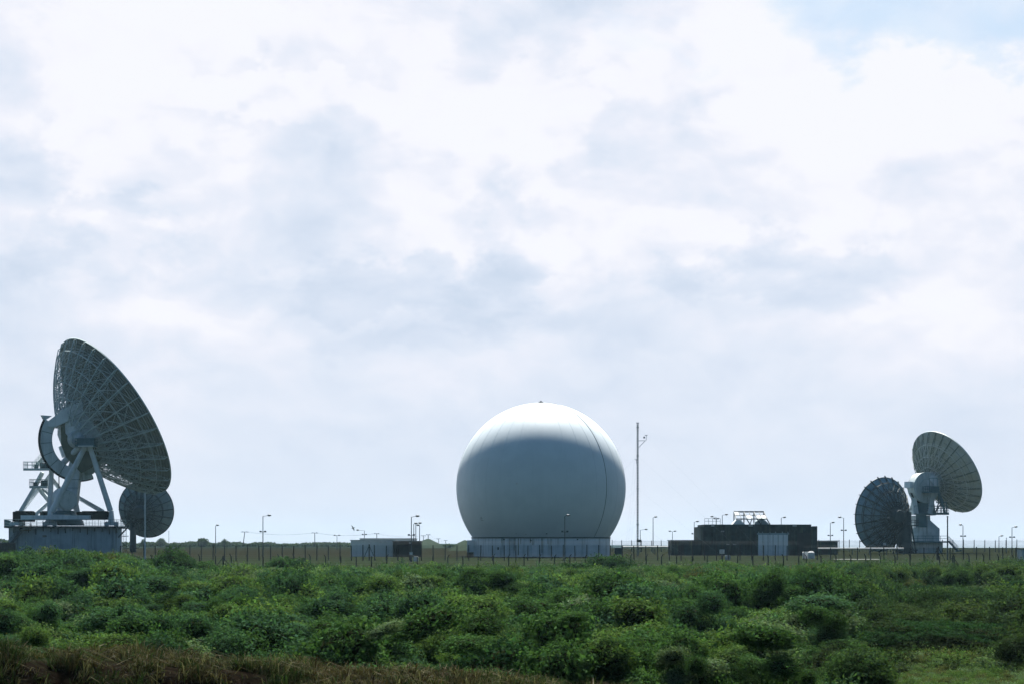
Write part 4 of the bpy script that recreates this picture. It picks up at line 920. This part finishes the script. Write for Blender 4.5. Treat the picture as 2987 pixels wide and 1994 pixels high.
# ------------------------------------------------------------------ vegetation
ICO = None
def sph_noise(d, s, seed):
    return fbm(d[:, 0] * s + d[:, 2] * 1.7 + 50, d[:, 1] * s - d[:, 2] * 1.3 + 50, seed, 3) - .47
def ico(sub=3):
    import bmesh
    bm = bmesh.new(); bmesh.ops.create_icosphere(bm, subdivisions=sub, radius=1); v = np.array([q.co[:] for q in bm.verts]); f = [[q.index for q in p.verts] for p in bm.faces]; bm.free(); return v, f
IV, IF = ico(3)
def leaves(pos, nrm, size, jit=.9, elong=1.9, pitch=None):
    """one rhombic leaf (quad) at every pos"""
    n = len(pos); N = nrm + rng.normal(0, jit, (n, 3)); N /= np.linalg.norm(N, axis=1)[:, None]
    a = np.cross(N, rng.normal(0, 1, (n, 3))); a /= np.linalg.norm(a, axis=1)[:, None] + 1e-9; b = np.cross(N, a)
    s = size[:, None] * rng.uniform(.6, 1.3, (n, 1)); L = a * s * .5 * elong ** .5; W = b * s * .5 / elong ** .5
    v = np.stack([pos - L, pos + W - N * s * .12, pos + L, pos - W - N * s * .12], 1)
    return v.reshape(-1, 3)
def mesh_from(name, v, f4, mats, lv=None, tint=None, extra=None):
    """leaf quads plus optional core (verts, faces)"""
    nl = len(v) // 4; faces = np.arange(nl * 4).reshape(-1, 4)
    V = v; loops = faces.reshape(-1); starts = np.arange(nl) * 4; tot = np.full(nl, 4); mi = np.zeros(nl, int)
    if extra is not None:
        ev, ef = extra; k = len(V); V = np.vstack([V, ev]); ef = np.asarray(ef) + k; starts = np.concatenate([starts, len(loops) + np.arange(len(ef)) * 3]); loops = np.concatenate([loops, ef.reshape(-1)]); tot = np.concatenate([tot, np.full(len(ef), 3)]); mi = np.concatenate([mi, np.ones(len(ef), int)])
    me = bpy.data.meshes.new(name); me.vertices.add(len(V)); me.vertices.foreach_set('co', V.astype(np.float32).ravel())
    me.loops.add(len(loops)); me.loops.foreach_set('vertex_index', loops.astype(np.int32)); me.polygons.add(len(starts)); me.polygons.foreach_set('loop_start', starts.astype(np.int32))
    me.polygons.foreach_set('loop_total', tot.astype(np.int32))
    for m in mats: me.materials.append(m)
    me.polygons.foreach_set('material_index', mi.astype(np.int32)); me.update(calc_edges=True)
    def attr(nm, arr):
        at = me.attributes.new(nm, 'FLOAT_COLOR', 'POINT'); A = np.ones((len(V), 4), np.float32); A[:len(arr), :3] = arr; at.data.foreach_set('color', A.ravel())
    if lv is not None: attr('lv', lv)
    if tint is not None: attr('tint', tint)
    me.validate(); return me
def lump(seed, nl=3000, flat=.8):
    d = rng.normal(0, 1, (nl, 3)); d /= np.linalg.norm(d, axis=1)[:, None]; d = d[d[:, 2] > -.92]; n = len(d)
    rad = 1 + sph_noise(d, 2.2, seed) * 1.1 + sph_noise(d, 5.5, seed + 3) * .75
    t = rng.uniform(0, 1, n) ** .5
    t = np.where(rng.random(n) < .12, 1.3, t); pos = d * (rad * (.66 + .40 * t))[:, None]; pos[:, 2] *= flat
    nr = d.copy(); nr[:, 2] += .5
    v = leaves(pos, nr, np.where(rng.random(n) < .5, .075, .115))
    g = rng.uniform(.6, 1.35, n) * (.8 + .3 * t) * np.where(rng.random(n) < .05, 1.5, 1); warm = rng.uniform(-.12, .14, n)  # random leaf tone; spread and lighter few also put sparkle and darks into colour
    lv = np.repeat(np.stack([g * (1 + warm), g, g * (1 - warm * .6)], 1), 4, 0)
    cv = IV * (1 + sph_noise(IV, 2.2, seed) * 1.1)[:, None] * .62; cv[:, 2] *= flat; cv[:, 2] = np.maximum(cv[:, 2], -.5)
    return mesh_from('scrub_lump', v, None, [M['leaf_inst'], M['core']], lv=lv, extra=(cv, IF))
PAL = {'green': (.055, .112, .042), 'bright': (.090, .154, .052), 'bluegreen': (.051, .108, .058), 'dark': (.028, .066, .030), 'olive': (.090, .104, .046), 'brown': (.116, .092, .053), 'pale': (.125, .185, .105), 'gorse': (.037, .052, .028)}
TS = 0.71
# big mounds that shape the canopy (random cells) -----------------------------------
cells = []
for _ in range(9000):
    D = 50 + 232 * rng.random() ** .7; x = rng.uniform(-.32, .32) * D; cells.append((x, D))
keep = []
for x, y in cells:
    rad = 2.0 + y / 50 + rng.uniform(-.8, 2.6)
    if all((x - a) ** 2 + (y - b) ** 2 > (.64 * (rad + r)) ** 2 for a, b, r, h, p in keep): keep.append((x, y, rad, rng.uniform(0, 1), rng.random()))
CE = np.array(keep)
def cleared(px, y):
    """True where the photograph shows open grass instead of scrub"""
    a = (px > 2590 + (235 - y) * 1.5) & (y > 160) & (y < 232)
    b = (px > 2540) & (y < 66.5)
    c = (px < 2100) & (y < 47)
    d_ = (y > 281) & (px < 2300)
    e = (px > 2240) & (px < 2560) & (y > 185) & (y < 205)
    return a | b | c | d_ | e

BUSH = [
 (20, 1622, 90, 186, 'green', 'low green bush at the extreme left in front of the dark timber hut', 'dark'),
 (425, 1634, 70, 196, 'bright', 'fresh green bush below the gap between left building and slender white pole', 'green'),
 (120, 1592, 120, 200, 'green', 'broad green bush hiding the lower left part of the left concrete building', 'olive'),
 (235, 1586, 110, 214, 'green', 'taller green bush against the middle of the left concrete building', 'bright'),
 (345, 1622, 80, 190, 'bright', 'lower bright bush at the right corner of the left concrete building', 'green'),
 (500, 1586, 82, 205, 'dark', 'dark rounded bush just right of the slender white pole, poking above the field', 'green'),
 (590, 1628, 60, 215, 'green', 'low green shoulder of bush between the dark rounded one and the tall lamp post', 'green'),
 (832, 1607, 72, 222, 'green', 'rounded green bush right of the first tall lamp post', 'dark'),
 (600, 1655, 100, 160, 'pale', 'glossy pale-leaved shrub strip below the dark rounded bush', 'green'),
 (1250, 1637, 85, 225, 'bright', 'fresh green bush below the cluster of lamp posts at the black hut', 'green'),
 (1690, 1622, 62, 215, 'green', 'leafy green bush covering the foot of the radome lamp post', 'dark'),
 (1775, 1612, 85, 222, 'dark', 'dark green bush below the dark cabinet right of the radome', 'green'),
 (2110, 1633, 90, 232, 'green', 'green bush mound below the left half of the blockhouse', 'bright'),
 (2430, 1634, 130, 252, 'gorse', 'dark low gorse below the low shed right of the blockhouse', 'green'),
 (2660, 1640, 120, 250, 'gorse', 'dark low gorse below the two right-hand dishes', 'gorse'),
 (2860, 1645, 130, 246, 'gorse', 'dark low gorse below the last lamp posts at the right', 'green'),
 (2500, 1668, 75, 185, 'dark', 'dark bush at the left end of the grass clearing', 'green'),
 (2700, 1700, 60, 150, 'dark', 'small dark bush on the near edge of the grass clearing', 'gorse'),
 (2960, 1685, 60, 150, 'dark', 'dark bush cut by the right edge before the grass clearing', 'dark'),
 (1420, 1742, 165, 104, 'green', 'large domed green bush in the centre with a black hollow beneath', 'dark'),
 (1830, 1752, 150, 108, 'green', 'large domed bush right of the bare twiggy shrub', 'bright'),
 (1690, 1698, 110, 134, 'dark', 'dark feathery bush above the bare twiggy shrub', 'green'),
 (1518, 1846, 62, 82, 'bluegreen', 'small pale blue-green shrub right of the central black hollow', 'pale'),
 (1670, 1832, 78, 86, 'pale', 'pale cream-leaved shrub just below the bare twiggy shrub', 'bluegreen'),
 (2400, 1878, 215, 70, 'gorse', 'broad rounded dark-green mound at the lower right', 'green'),
 (2720, 1800, 270, 80, 'gorse', 'largest dark brownish mound filling the right side', 'dark'),
 (2080, 1835, 150, 80, 'green', 'green mound with brown tip left of the lower right mound', 'brown'),
 (640, 1680, 170, 128, 'green', 'wide green dome below the pale-leaved shrub strip', 'bright'),
 (270, 1700, 150, 120, 'bright', 'light green dome left of the middle-left dark gap', 'green'),
 (300, 1792, 110, 84, 'bluegreen', 'pale blue-green shrub above the dry grass at left', 'pale'),
 (1130, 1740, 140, 112, 'green', 'green dome left of the central domed bush', 'bluegreen'),
]
def scrub():
    pts = []; y = 47.0
    while y < 288:
        s = .80 + (y - 47) / 240 * 1.05; half = .285 * y + 4; n = int(2 * half / s)
        xs = -half + (np.arange(n) + rng.uniform(.1, .9, n)) * s; pts.append(np.stack([xs, y + rng.uniform(-.5, .5, n) * s, np.full(n, s)], 1)); y += s * .92
    A = np.vstack(pts); px = 1493.5 + A[:, 0] / A[:, 1] * F
    wob = (fbm(A[:, 0] / 4, A[:, 1] / 8, 77) - .47) * 14
    A = A[~cleared(px + wob * 6, A[:, 1] + wob * .6)]; x, y, s = A.T
    kk = lambda y, px: np.interp(y, [50, 62, 150, 200, 240, 270, 290], [.55, .9, 1, .85, .55, .38, .25]) * (1 - .45 * sstep(2300, 2600, px))
    px = 1493.5 + x / y * F
    low = np.interp(y, [50, 150, 240, 290], [.5, .9, .8, .45])
    z = ground(x, y) + low * .15 + (fbm(x / 2.2, y / 2.2, 41) - .3) * .9 * low - .35 * s
    cid = rng.random(len(x)); fine = np.ones(len(x))
    X, Y, Z, S, C_ = [x], [y], [z], [s], [.5 * fbm(x / 9, y / 14, 61) + .5 * cid]
    for (cx, cy, r, hv, cc) in CE:
        pxc = 1493.5 + cx / cy * F
        if cleared(np.array([pxc]), np.array([cy]))[0]: continue
        h = (2.0 + 2.5 * hv) * float(kk(cy, pxc)); ls = (.19 * r + .24) * .8; m = int(np.clip(9.0 * r * (r + h) / (ls * ls) / 4.8, 30, 320)); ex = rng.uniform(1.0, 1.9); tw = rng.uniform(-.5, .5)
        d = rng.normal(0, 1, (m, 3)); d /= np.linalg.norm(d, axis=1)[:, None]; d[:, 2] = np.where(d[:, 2] < -.25, -d[:, 2], d[:, 2])
        inn = rng.random(m) < .22; d = d * np.where(inn, .55, 1)[:, None]
        sq = np.sign(d) * np.abs(d) ** .85; rr = 1 + (vnoise(d[:, 0] * 1.6 + cx, d[:, 1] * 1.6 + d[:, 2] * 1.3 + cy, 5) - .5) * 1.15
        g0 = gz(cx, cy)
        X.append(cx + sq[:, 0] * r * .86 * rr * ex); Y.append(cy + (sq[:, 1] + tw * sq[:, 0]) * r * .86 * rr); Z.append(g0 + h * .36 + sq[:, 2] * h * .60 * rr - .1); S.append(np.full(m, ls) * rng.uniform(.55, 1.35, m)); C_.append(np.clip(.45 * cc + .75 * (fbm(np.full(m, cx / 11), np.full(m, cy / 18), 61) - .2) + rng.normal(0, .07, m), 0, 1))
    x, y, z, s, u = (np.concatenate(q) for q in (X, Y, Z, S, C_)); px = 1493.5 + x / y * F
    # openings where the photograph shows dark hollows or a distinct bush standing clear, and the low view over the grass clearing
    ok = np.ones(len(x), bool); top = z + s * .55
    for (bpx, bty, bhw, bD, *_r) in BUSH:
        rx = bhw * bD / F; base = bty + min(bhw * .75, 150); w = np.clip(1.0 - np.abs(px - bpx) / (bhw * 1.05), 0, 1) ** .5
        near = (y < bD + rx * .7) & (y > bD - 4 - rx * 2.2) & (w > 0); lim = EYE - (bty + (base - bty) * w - 1583) / F * y
        ok &= ~(near & (top > lim))
    for (hpx, hD, hr) in ((1450, 90, 3.0), (1668, 101, 2.6), (2420, 92, 3.2), (345, 118, 3.0), (2170, 74, 2.0)):
        hx = PX(hpx, hD); wv = .6 + .9 * fbm(x / 1.7, y / 2.5, 33); ok &= ~(((x - hx) ** 2 * .5 + ((y - hD) * .7) ** 2 < (hr * wv) ** 2) & (z > ground(x, y) + .7) & (rng.random(len(x)) < .8))
    ok &= ~((px > 2590) & (y < 163) & (z + .85 * s > EYE - (1708 - 1583) / F * y)) & ~((px > 2560) & (y < 67 + 5 * (fbm(px / 60, y / 3, 12) - .5)) & (y > 40))
    edge = 1650 + 22 * (fbm(px / 90, px * 0, 8) - .47) - 10 * sstep(2300, 2400, px) - 42 * sstep(460, 330, px); ok &= ~(z + s * .85 > EYE - (edge - 1583) / F * y)
    x, y, z, s, u, px = (q[ok] for q in (x, y, z, s, u, px))
    # low weedy tufts in the two clearings
    m = 2600; Dq = 57 + 17 * rng.random(m); pq = rng.uniform(2440, 3150, m); xq = (pq - 1493.5) / F * Dq; sq_ = rng.uniform(.10, .34, m) * (1 + sstep(66, 73, Dq))
    m2 = 260; D2 = rng.uniform(160, 235, m2); p2 = rng.uniform(2560, 3100, m2); Dq = np.concatenate([Dq, D2]); xq = np.concatenate([xq, (p2 - 1493.5) / F * D2]); sq_ = np.concatenate([sq_, rng.uniform(.15, .4, m2)]); m += m2
    x = np.concatenate([x, xq]); y = np.concatenate([y, Dq]); z = np.concatenate([z, ground(xq, Dq) + .02]); s = np.concatenate([s, sq_]); u = np.concatenate([u, rng.choice([.35, .42, .8, .88], m)]); px = np.concatenate([px, np.full(m, 1500.)])
    print('scrub lumps', len(x), 'mounds', len(CE))
    tint = np.zeros((len(x), 3)); q = u
    bands = [(.14, 'dark'), (.33, 'green'), (.36, 'pale'), (.47, 'bright'), (.60, 'bluegreen'), (.72, 'green'), (.83, 'olive'), (.91, 'bright'), (.94, 'pale'), (1.01, 'brown')]
    lo = -1
    for hi, nm in bands: tint[(q >= lo) & (q < hi)] = PAL[nm]; lo = hi
    rt = sstep(2300, 2650, px) * sstep(110, 95, y); rt = np.maximum(rt, .55 * sstep(2300, 2650, px))
    tint = tint * (1 - .7 * rt[:, None]) + np.array(PAL['gorse']) * .7 * rt[:, None]
    fr = sstep(225, 265, y) * (fbm(x / 8, y / 8, 91) > .5); tint = tint * (1 - .5 * fr[:, None]) + np.array(PAL['gorse']) * .5 * fr[:, None]
    tint *= rng.uniform(.8, 1.2, (len(x), 1)) * TS
    me = bpy.data.meshes.new('scrub_thicket'); me.vertices.add(len(x)); me.vertices.foreach_set('co', np.stack([x, y, z], 1).astype(np.float32).ravel())
    def at(nm, ty, key, arr): a = me.attributes.new(nm, ty, 'POINT'); a.data.foreach_set(key, arr.astype(np.float32 if ty != 'INT' else np.int32).ravel())
    at('tint', 'FLOAT_COLOR', 'color', np.hstack([tint, np.ones((len(x), 1))]))
    sc_ = np.stack([s * rng.uniform(.75, 1.15, len(x)), s * rng.uniform(.75, 1.15, len(x)), s * rng.uniform(.45, 1.25, len(x))], 1)
    at('sca', 'FLOAT_VECTOR', 'vector', sc_)
    at('rot', 'FLOAT_VECTOR', 'vector', np.stack([rng.normal(0, .2, len(x)), rng.normal(0, .2, len(x)), rng.uniform(0, 6.28, len(x))], 1))
    NV = 8; at('vid', 'INT', 'value', rng.integers(0, NV, len(x)))
    o = bpy.data.objects.new('scrub_thicket', me); col.objects.link(o)
    g = bpy.data.node_groups.new('scatter_scrub', 'GeometryNodeTree'); g.interface.new_socket('Geometry', in_out='INPUT', socket_type='NodeSocketGeometry'); g.interface.new_socket('Geometry', in_out='OUTPUT', socket_type='NodeSocketGeometry')
    N = g.nodes; L = g.links; gi = N.new('NodeGroupInput'); go = N.new('NodeGroupOutput'); jn = N.new('GeometryNodeJoinGeometry')
    def na(nm, ty): q = N.new('GeometryNodeInputNamedAttribute'); q.data_type = ty; q.inputs[0].default_value = nm; return next(s_ for s_ in q.outputs if s_.enabled and s_.name == 'Attribute')
    vid = na('vid', 'INT'); sca = na('sca', 'FLOAT_VECTOR'); rot = na('rot', 'FLOAT_VECTOR')
    for k in range(NV):
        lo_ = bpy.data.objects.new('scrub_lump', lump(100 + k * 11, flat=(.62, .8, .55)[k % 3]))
        oi = N.new('GeometryNodeObjectInfo'); oi.inputs['Object'].default_value = lo_
        cp_ = N.new('FunctionNodeCompare'); cp_.data_type = 'INT'; cp_.operation = 'EQUAL'
        ins = [s_ for s_ in cp_.inputs if s_.enabled]; L.new(vid, ins[0]); ins[1].default_value = k
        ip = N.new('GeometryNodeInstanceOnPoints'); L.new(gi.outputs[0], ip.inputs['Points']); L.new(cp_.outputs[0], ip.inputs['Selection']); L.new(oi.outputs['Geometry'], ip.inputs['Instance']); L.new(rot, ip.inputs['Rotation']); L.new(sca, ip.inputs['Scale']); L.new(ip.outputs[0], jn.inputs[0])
    L.new(jn.outputs[0], go.inputs[0]); md = o.modifiers.new('scatter', 'NODES'); md.node_group = g
    tag(o, 'continuous tangled green scrub filling the foreground up to the fence', 'scrub', kind='stuff')
scrub()

def bush(px, py, hw, D, pal, lb, hfac=1.0, dens=1.0, pal2=None, name='bush', wob=.5):
    """one rounded bush whose top is seen at px, py; half width in photo pixels"""
    rx = hw * D / F; top = P(px, py, D); g = gz(top.x, D); h = max(top.z - g, .8) * hfac; ry = rx * .85
    seed = int(px + py * 3) % 997
    nl = int(min(40000, max(2500, 7.0 * rx * (rx + h) / (.04 + .00060 * D) ** 2)) * dens)
    ls = .042 + .00055 * D
    d = rng.normal(0, 1, (nl, 3)); d /= np.linalg.norm(d, axis=1)[:, None]; d[:, 2] = np.where(d[:, 2] < -.45, -d[:, 2], d[:, 2])
    def radf(d): return 1 + sph_noise(d, 1.6, seed) * wob * 1.7 + sph_noise(d, 4.2, seed + 3) * .55 + sph_noise(d, 10, seed + 7) * .30
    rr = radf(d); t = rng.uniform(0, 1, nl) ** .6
    S = np.array([rx, ry, h * (.36 if pal == 'gorse' and D > 200 else .52)]) * .97; nl_ = 0; OFF = np.array([0, 0, h * .38])
    pos = d * S * (rr * (.76 + .26 * t))[:, None] + OFF; nr = d / S * h; nr /= np.linalg.norm(nr, axis=1)[:, None]; nr[:, 2] += .5
    v = leaves(pos, nr, np.full(nl, ls))
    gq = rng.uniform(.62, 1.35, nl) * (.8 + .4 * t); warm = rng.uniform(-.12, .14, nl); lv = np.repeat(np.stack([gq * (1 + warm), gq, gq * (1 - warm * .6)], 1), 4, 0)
    pc = np.array(PAL[pal]) ; p2 = np.array(PAL[pal2 or pal]); mixn = sstep(.4, .6, fbm(d[:, 0] * 2 + 9, d[:, 1] * 2 + d[:, 2] * 2 + 9, seed))[:, None]
    tint = np.repeat((pc * (1 - mixn) + p2 * mixn) * TS, 4, 0)
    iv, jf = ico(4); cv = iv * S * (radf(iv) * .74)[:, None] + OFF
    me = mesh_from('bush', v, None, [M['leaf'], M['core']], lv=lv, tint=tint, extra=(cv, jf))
    o = bpy.data.objects.new(name, me); col.objects.link(o); o.location = (top.x, D, g); tag(o, lb, 'bush', 'distinct bushes in the scrub'); return o
for (px, py, hw, D, pal, lb, p2) in BUSH: bush(px, py, hw, D, pal, lb, pal2=p2)

def twig_shrub():
    D = 99.0; b = MB(); c = P(1612, 1835, D); g = c.z - .8; base = Vector((c.x, D, g)); random.seed(3)
    def grow(p, d, L, r, k):
        q = p + d * L; b.tube(p, q, r, r * .7, n=4, cap=False)
        if k == 0: return
        for _ in range(3):
            n = (d + Vector((random.gauss(0, .45), random.gauss(0, .45), random.gauss(.05, .3)))).normalized(); grow(q, n, L * random.uniform(.6, .85), r * .62, k - 1)
    for _ in range(9): grow(base, Vector((random.gauss(0, .8), random.gauss(0, .4), 1)).normalized(), .55, .028, 4)
    o = b.build('twiggy_shrub', mat('bare_grey_twigs', (.16, .17, .15), (.09, .10, .09), .9, scale=3), None, loc=base); tag(o, 'bare grey twiggy shrub in the dark hollow right of centre', 'shrub')
twig_shrub()

# far trees and hedges
def far_mass(name, lb, px0, px1, D, prof, cat, seed, kind=None, depth=40):
    """hedge/tree belt: domes of leaf flakes along a line; prof(px) -> top pixel"""
    allv = []; lvs = []; s = D / F
    n = int((px1 - px0) / 3.2); 
    for k in range(n):
        px = px0 + (px1 - px0) * (k + random.random()) / n; yt = prof(px); dd_ = D + random.uniform(0, depth); x = PX(px, dd_); zt = P(0, yt + random.uniform(0, 2.4), D).z; g = gz(x, dd_) - .5; r = max(random.uniform(4, 8) * s, .8); m = 46
        d = rng.normal(0, 1, (m, 3)); d /= np.linalg.norm(d, axis=1)[:, None]; cz = zt - r * .8
        pos = np.array([x, dd_, cz]) + d * r * rng.uniform(.5, 1, (m, 1)) * np.array([1.3, 1.3, .8]); lo = rng.random(m) < .35; pos[lo, 2] = rng.uniform(g, max(cz, g + .3), lo.sum())
        allv.append(leaves(pos, d, np.full(m, r * .75), elong=1.3)); lvs.append(np.repeat(rng.uniform(.6, 1.3, (m, 1)) * np.ones((m, 3)), 4, 0))
    v = np.vstack(allv); lv = np.vstack(lvs); base = np.array([PX((px0 + px1) / 2, D), D, 0]); v = v - base
    me = mesh_from(name, v, None, [M['leaf']], lv=lv, tint=np.tile(np.array([.045, .065, .035]), (len(v), 1)))
    o = bpy.data.objects.new(name, me); col.objects.link(o); o.location = base; tag(o, lb, cat, kind=kind); return o
far_mass('far_hedge', 'long hazy dark hedge on the horizon left of the pale hut', 355, 870, 950, lambda p: 1578 - 2.0 * math.sin(p / 17) - 1.5 * math.sin(p / 7.3) + 4 * max(0, (p - 700) / 170), 'hedge', 1, 'stuff')
far_mass('far_hedge', 'lower hazy hedge on the horizon reaching the pale hut', 880, 1052, 1000, lambda p: 1580 - 2 * math.sin((p - 880) / 55) , 'hedge', 2, 'stuff')
far_mass('far_hedge', 'thin far hedge between the lamp cluster and the radome', 1228, 1372, 900, lambda p: 1584 - 1.0 * math.sin(p / 9), 'hedge', 4, 'stuff')
far_mass('far_hedge', 'hazy dark hedge left of the concrete antenna building', -60, 30, 800, lambda p: 1567 + .22 * max(p, 0), 'hedge', 5, 'stuff')
def far_tree(px, yt, hw, D, lb):
    x = PX(px, D); g = gz(x, D); zt = P(0, yt, D).z; r = hw * D / F; t = thing('tree', (x, D, g), lb, 'tree'); h = zt - g
    MB().tube((x, D, g - .3), (x, D, g + h * .6), .35, .2).build('trunk', M['wood'], t)
    m = 1500; d = rng.normal(0, 1, (m, 3)); d /= np.linalg.norm(d, axis=1)[:, None]; rr = rng.uniform(.45, 1, m) * (1 + sph_noise(d, 2.2, int(px)) * .8)
    pos = np.array([0, 0, h * .55]) + d * rr[:, None] * np.array([r, r, h * .48])
    me = mesh_from('crown', leaves(pos, d, np.full(m, r * .16), elong=1.4), None, [M['leaf']], lv=np.repeat(rng.uniform(.6, 1.3, (m, 1)) * np.ones((m, 3)), 4, 0), tint=np.tile(np.array([.045, .065, .032]), (m * 4, 1)))
    o = bpy.data.objects.new('crown', me); col.objects.link(o); o.parent = t
far_tree(591, 1567, 19, 900, 'broad round-topped far tree standing above the hedge right of the dark rounded bush')
far_tree(654, 1570, 9, 920, 'small round far tree above the hedge just right of the thin lamp post')
far_tree(470, 1567, 13, 900, 'far tree showing right of the smaller left dish column')
far_tree(418, 1570, 8, 920, 'far tree behind the white pole under the smaller left dish')
# grassy rise left of the radome
def rise(px0, px1, yt, D, nm):
    b = MB(); n = 24; vs = []; x0, x1 = PX(px0, D), PX(px1, D); H = P(0, yt, D).z
    for j in range(9):
        for i in range(n + 1):
            u = i / n; w = math.sin(math.pi * u) ** 1.2 * math.sin(math.pi * j / 8) ; x = x0 + (x1 - x0) * u
            vs.append((x, D + (j - 4) * 12, gz(x, D) - .3 + (H + .3) * w * (1 - .12 * math.sin(u * 21) * .3)))
    b.add(vs, [(j * (n + 1) + i, j * (n + 1) + i + 1, (j + 1) * (n + 1) + i + 1, (j + 1) * (n + 1) + i) for j in range(8) for i in range(n)])
    tag(b.build(nm, mat('hill_grass', (.022, .034, .024), (.030, .042, .030), .95, scale=.1), None, True), kind='structure')
rise(1195, 1300, 1573, 760, 'hill'); rise(1310, 1400, 1576, 560, 'hill')

# ------------------------------------------------------------------ near bank: dry grass
def bank_grass():
    n = 230000; D = 38.15 + 7 * rng.random(n) ** 1.15; px = rng.uniform(-150, 2500, n); x = (px - 1493.5) / F * D
    keepm = (px < 2150 + rng.normal(0, 150, n)); D = D[keepm]; x = x[keepm]; px = px[keepm]
    clump = fbm(x / .55, D / .7, 21); kp = rng.random(len(D)) < sstep(.34, .56, clump) * np.where(D < 38.9, .28, 1); D = D[kp]; x = x[kp]; px = px[kp]; clump = clump[kp]; n = len(D)
    big = fbm(x / 1.8, D / 1.5, 23)
    z = ground(x, D) - .02; h = (.05 + .22 * rng.random(n) ** 2) * (.35 + 1.7 * sstep(.25, .7, clump)) * (.5 + 1.1 * big)
    dirx = (fbm(x / .7, D / .7, 31) - .47) * 2.4; diry = (fbm(x / .7, D / .7, 37) - .47) * 2.4
    lean = (rng.normal(0, .8, n) + dirx) * h; ly = (rng.normal(-.1, .7, n) + diry) * h; w = rng.uniform(.004, .010, n) * (1 + 1.6 * (rng.random(n) < .12))
    th = rng.uniform(0, 3.14, n); wx, wy = np.cos(th) * w, np.sin(th) * w
    p0 = np.stack([x, D, z], 1); p1 = p0 + np.stack([lean * .35, ly * .35, h * .7], 1); p2 = p0 + np.stack([lean, ly, h * np.clip(1.0 - .45 * np.abs(lean) / (h + .01), -.3, 1)], 1); W = np.stack([wx, wy, 0 * wx], 1)
    v = np.stack([p0 - W, p0 + W, p1 + W * .8, p1 - W * .8, p1 - W * .8, p1 + W * .8, p2 + W * .15, p2 - W * .15], 1).reshape(-1, 3)
    cols = np.array([(.045, .080, .034), (.110, .100, .062), (.060, .095, .040), (.27, .245, .175), (.085, .060, .038), (.150, .128, .078)])
    u = .75 * fbm(x / .9, D / .8, 51) + .35 * rng.random(n); ci = np.clip(((u - .28) / .48 * 6).astype(int), 0, 5); cc = cols[ci] * .52
    me = mesh_from('dry_grass', v, None, [M['grass']], lv=np.repeat(rng.uniform(.5, 1.3, (n, 1)) * np.ones((n, 3)), 8, 0), tint=np.repeat(cc, 8, 0))
    o = bpy.data.objects.new('dry_grass', me); col.objects.link(o); tag(o, 'dry straw-coloured grass and weeds along the near bank at lower left', 'grass', kind='stuff')
bank_grass()
def clearing_grass():
    v = []; tn = []
    for (n, y0, y1, p0, p1, h0, w0) in ((26000, 60, 78, 2480, 3080, .10, .010),):
        D = rng.uniform(y0, y1, n); px = rng.uniform(p0, p1, n); x = (px - 1493.5) / F * D; z = ground(x, D); h = h0 * rng.uniform(.5, 1.5, n); w = np.full(n, w0); th = rng.uniform(0, 3.14, n)
        P0 = np.stack([x, D, z], 1); P1 = P0 + np.stack([rng.normal(0, .3, n) * h, rng.normal(0, .3, n) * h, h], 1); W = np.stack([np.cos(th) * w, np.sin(th) * w, 0 * w], 1)
        v.append(np.stack([P0 - W, P0 + W, P1 + W * .3, P1 - W * .3], 1).reshape(-1, 3)); q = rng.random((n, 1)); tn.append(np.repeat(np.array([.045, .075, .020]) * q + np.array([.085, .105, .040]) * (1 - q), 4, 0))
    v = np.vstack(v); tn = np.vstack(tn); me = mesh_from('clearing_grass', v, None, [M['grass']], lv=np.ones((len(v), 3)), tint=tn)
    o = bpy.data.objects.new('clearing_grass', me); col.objects.link(o); tag(o, 'short bright grass in the clearing at the bottom right corner', 'grass', kind='stuff')
clearing_grass()

# ------------------------------------------------------------------ haze
def haze():
    o = MB().box((0, 1900, -22), (4400, 4200, 120)).build('haze', bpy.data.materials.new('haze_air')); m = o.data.materials[0]; m.use_nodes = True; nt = m.node_tree; nt.nodes.clear()
    v = nt.nodes.new('ShaderNodeVolumePrincipled'); v.inputs['Color'].default_value = (.50, .80, 1, 1); v.inputs['Density'].default_value = .000055; v.inputs['Anisotropy'].default_value = 0.3
    q = nt.nodes.new('ShaderNodeOutputMaterial'); nt.links.new(v.outputs[0], q.inputs['Volume']); tag(o, kind='stuff', label='thin pale sea haze over the whole site')
haze()
